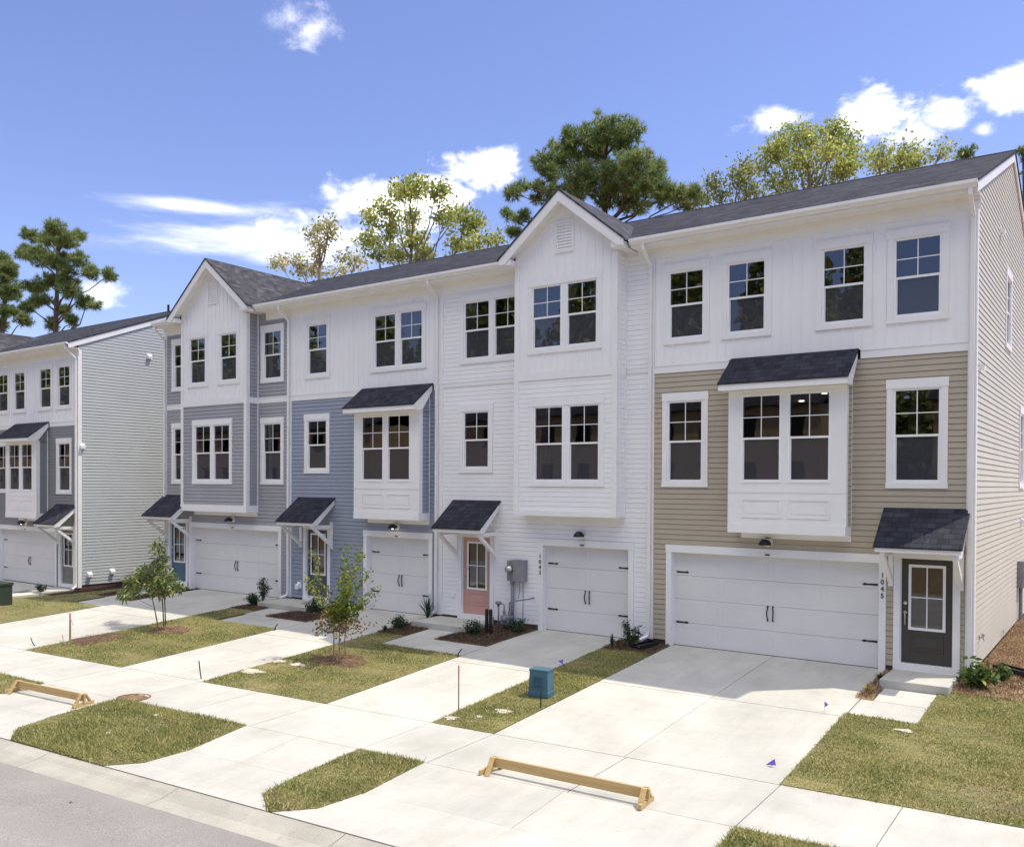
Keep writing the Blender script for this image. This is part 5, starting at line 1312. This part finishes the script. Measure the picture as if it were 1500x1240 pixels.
for k in range(112):
    x = -234+k*2.5+rng.normal(0, .9); y = -62+rng.normal(0, 4)
    h = rng.uniform(17, 29) if x < -16 else rng.uniform(8, 13)
    n = int(90*h); P, d = ball(n, (x, y, h*.55), (2.8, 2.8, h*.5), rng, .45); V, F_ = leaf_cards(P, .75, rng, .9); VV.append(V); FF.append(F_+nv); nv += len(V)
o = raw_mesh('forest', np.concatenate(VV), np.concatenate(FF), M['leaf3']); tag(o, kind='stuff')

# ---------------------------------------------------------------- sky, sun, camera
SUN = Vector((.372, .272, 1.)).normalized()
el = math.asin(SUN.z); az = math.atan2(SUN.x, SUN.y)
w = bpy.data.worlds.new('World'); SC.world = w; w.use_nodes = True; nt = w.node_tree; nt.nodes.clear(); L = nt.links.new
sky = N(nt, 'ShaderNodeTexSky', sky_type='NISHITA', sun_disc=False, sun_elevation=el, sun_rotation=az, altitude=0., air_density=1.0, dust_density=.4, ozone_density=3.2)
tc = N(nt, 'ShaderNodeTexCoord'); nrm = N(nt, 'ShaderNodeVectorMath', operation='NORMALIZE'); L(tc.outputs['Generated'], nrm.inputs[0])
sp = N(nt, 'ShaderNodeSeparateXYZ'); L(nrm.outputs[0], sp.inputs[0])
def mth(op, a, b=None):
    n = N(nt, 'ShaderNodeMath', operation=op)
    for i, v in enumerate((a, b)):
        if v is None: continue
        if isinstance(v, (int, float)): n.inputs[i].default_value = v
        else: L(v, n.inputs[i])
    return n.outputs[0]
AZ = mth('ARCTAN2', sp.outputs[0], sp.outputs[1]); EL = mth('ARCSINE', sp.outputs[2])
cl = N(nt, 'ShaderNodeCombineXYZ'); L(AZ, cl.inputs[0]); L(mth('MULTIPLY', EL, 1.7), cl.inputs[1])
nz = N(nt, 'ShaderNodeTexNoise', Scale=16., Detail=9., Roughness=.62, Distortion=.25); L(cl.outputs[0], nz.inputs['Vector'])
nz2 = N(nt, 'ShaderNodeTexNoise', Scale=5., Detail=7., Roughness=.6); mp = N(nt, 'ShaderNodeMapping'); mp.inputs['Scale'].default_value = (1., 3.2, 1.); L(cl.outputs[0], mp.inputs[0]); L(mp.outputs[0], nz2.inputs['Vector'])
nf = mth('MULTIPLY', mth('SUBTRACT', nz.outputs['Fac'], .5), 3.0)
nf2 = mth('MULTIPLY', mth('SUBTRACT', nz2.outputs['Fac'], .5), 2.6)
# cumulus banks and streaks: azimuth, elevation, half widths, strength, which noise
CL = [(-.838, .463, .045, .022, .62, 0), (-.862, .470, .035, .02, .45, 0), (-.650, .342, .055, .028, 1.0, 0), (-.695, .312, .060, .028, .9, 0), (-.765, .298, .080, .034, .95, 0), (-.965, .284, .12, .012, .5, 1), (-.890, .260, .17, .032, .6, 1), (-.81, .268, .11, .034, .68, 0),
      (-.325, .377, .060, .014, .62, 0), (-.232, .368, .058, .034, 1.05, 0), (-.205, .345, .05, .02, .85, 0), (-.158, .362, .033, .020, .75, 0), (-.110, .378, .05, .024, .95, 0), (-.126, .342, .014, .009, .6, 0), (-1.056, .192, .03, .02, .6, 0), (-1.22, .27, .06, .02, .5, 1),
      # unseen bright clouds added behind and above the camera to fill the shaded fronts
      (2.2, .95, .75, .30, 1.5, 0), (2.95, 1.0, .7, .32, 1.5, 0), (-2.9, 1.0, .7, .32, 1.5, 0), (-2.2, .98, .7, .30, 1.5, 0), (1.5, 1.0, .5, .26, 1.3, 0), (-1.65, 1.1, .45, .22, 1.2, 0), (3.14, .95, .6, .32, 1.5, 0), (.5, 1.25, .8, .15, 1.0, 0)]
tot = None
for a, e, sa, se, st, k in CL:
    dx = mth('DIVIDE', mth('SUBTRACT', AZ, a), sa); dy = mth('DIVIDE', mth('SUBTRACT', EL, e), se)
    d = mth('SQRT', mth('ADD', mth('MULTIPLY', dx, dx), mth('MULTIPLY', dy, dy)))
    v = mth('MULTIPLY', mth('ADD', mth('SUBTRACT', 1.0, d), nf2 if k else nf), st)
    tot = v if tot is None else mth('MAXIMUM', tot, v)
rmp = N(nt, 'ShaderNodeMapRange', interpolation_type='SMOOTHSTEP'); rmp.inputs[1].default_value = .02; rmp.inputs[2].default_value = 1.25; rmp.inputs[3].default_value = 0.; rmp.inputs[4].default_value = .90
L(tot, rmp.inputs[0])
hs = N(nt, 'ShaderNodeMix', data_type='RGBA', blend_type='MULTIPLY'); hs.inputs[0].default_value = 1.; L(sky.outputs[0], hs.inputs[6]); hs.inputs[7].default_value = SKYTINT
cm = N(nt, 'ShaderNodeMix', data_type='RGBA'); L(rmp.outputs[0], cm.inputs[0]); L(hs.outputs[2], cm.inputs[6]); cm.inputs[7].default_value = CLOUD_AND_FILL
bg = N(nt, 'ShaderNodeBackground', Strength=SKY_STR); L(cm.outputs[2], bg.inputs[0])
out = N(nt, 'ShaderNodeOutputWorld'); L(bg.outputs[0], out.inputs[0])

ld = bpy.data.lights.new('sun', 'SUN'); ld.energy = SUN_STR; ld.angle = R(.53); ld.color = (1., .925, .78)
lo = bpy.data.objects.new('sun', ld); COL.objects.link(lo); lo.rotation_euler = SUN.to_track_quat('Z', 'Y').to_euler(); lo.location = (0, 0, 60)

cd = bpy.data.cameras.new('camera'); cam = bpy.data.objects.new('camera', cd); COL.objects.link(cam); SC.camera = cam
cd.sensor_fit = 'HORIZONTAL'; cd.sensor_width = 36.; cd.lens = 36.*1290/1500; cd.shift_y = (722.7-620)/1500; cd.clip_start = .1; cd.clip_end = 3000
cam.matrix_world = Matrix(((.81731, -.010038, .576111, 2.40), (.576176, .005562, -.817306, -18.3), (.005, .999934, .01033, 3.61), (0, 0, 0, 1)))
SC.view_settings.view_transform = 'Standard'; SC.view_settings.look = 'None'; SC.view_settings.exposure = EXPOSURE; SC.view_settings.gamma = 1.; SC.view_settings.use_curve_mapping = False
SC.render.engine = 'CYCLES'; SC.cycles.max_bounces = 8; SC.cycles.transparent_max_bounces = 12; SC.cycles.use_denoising = True
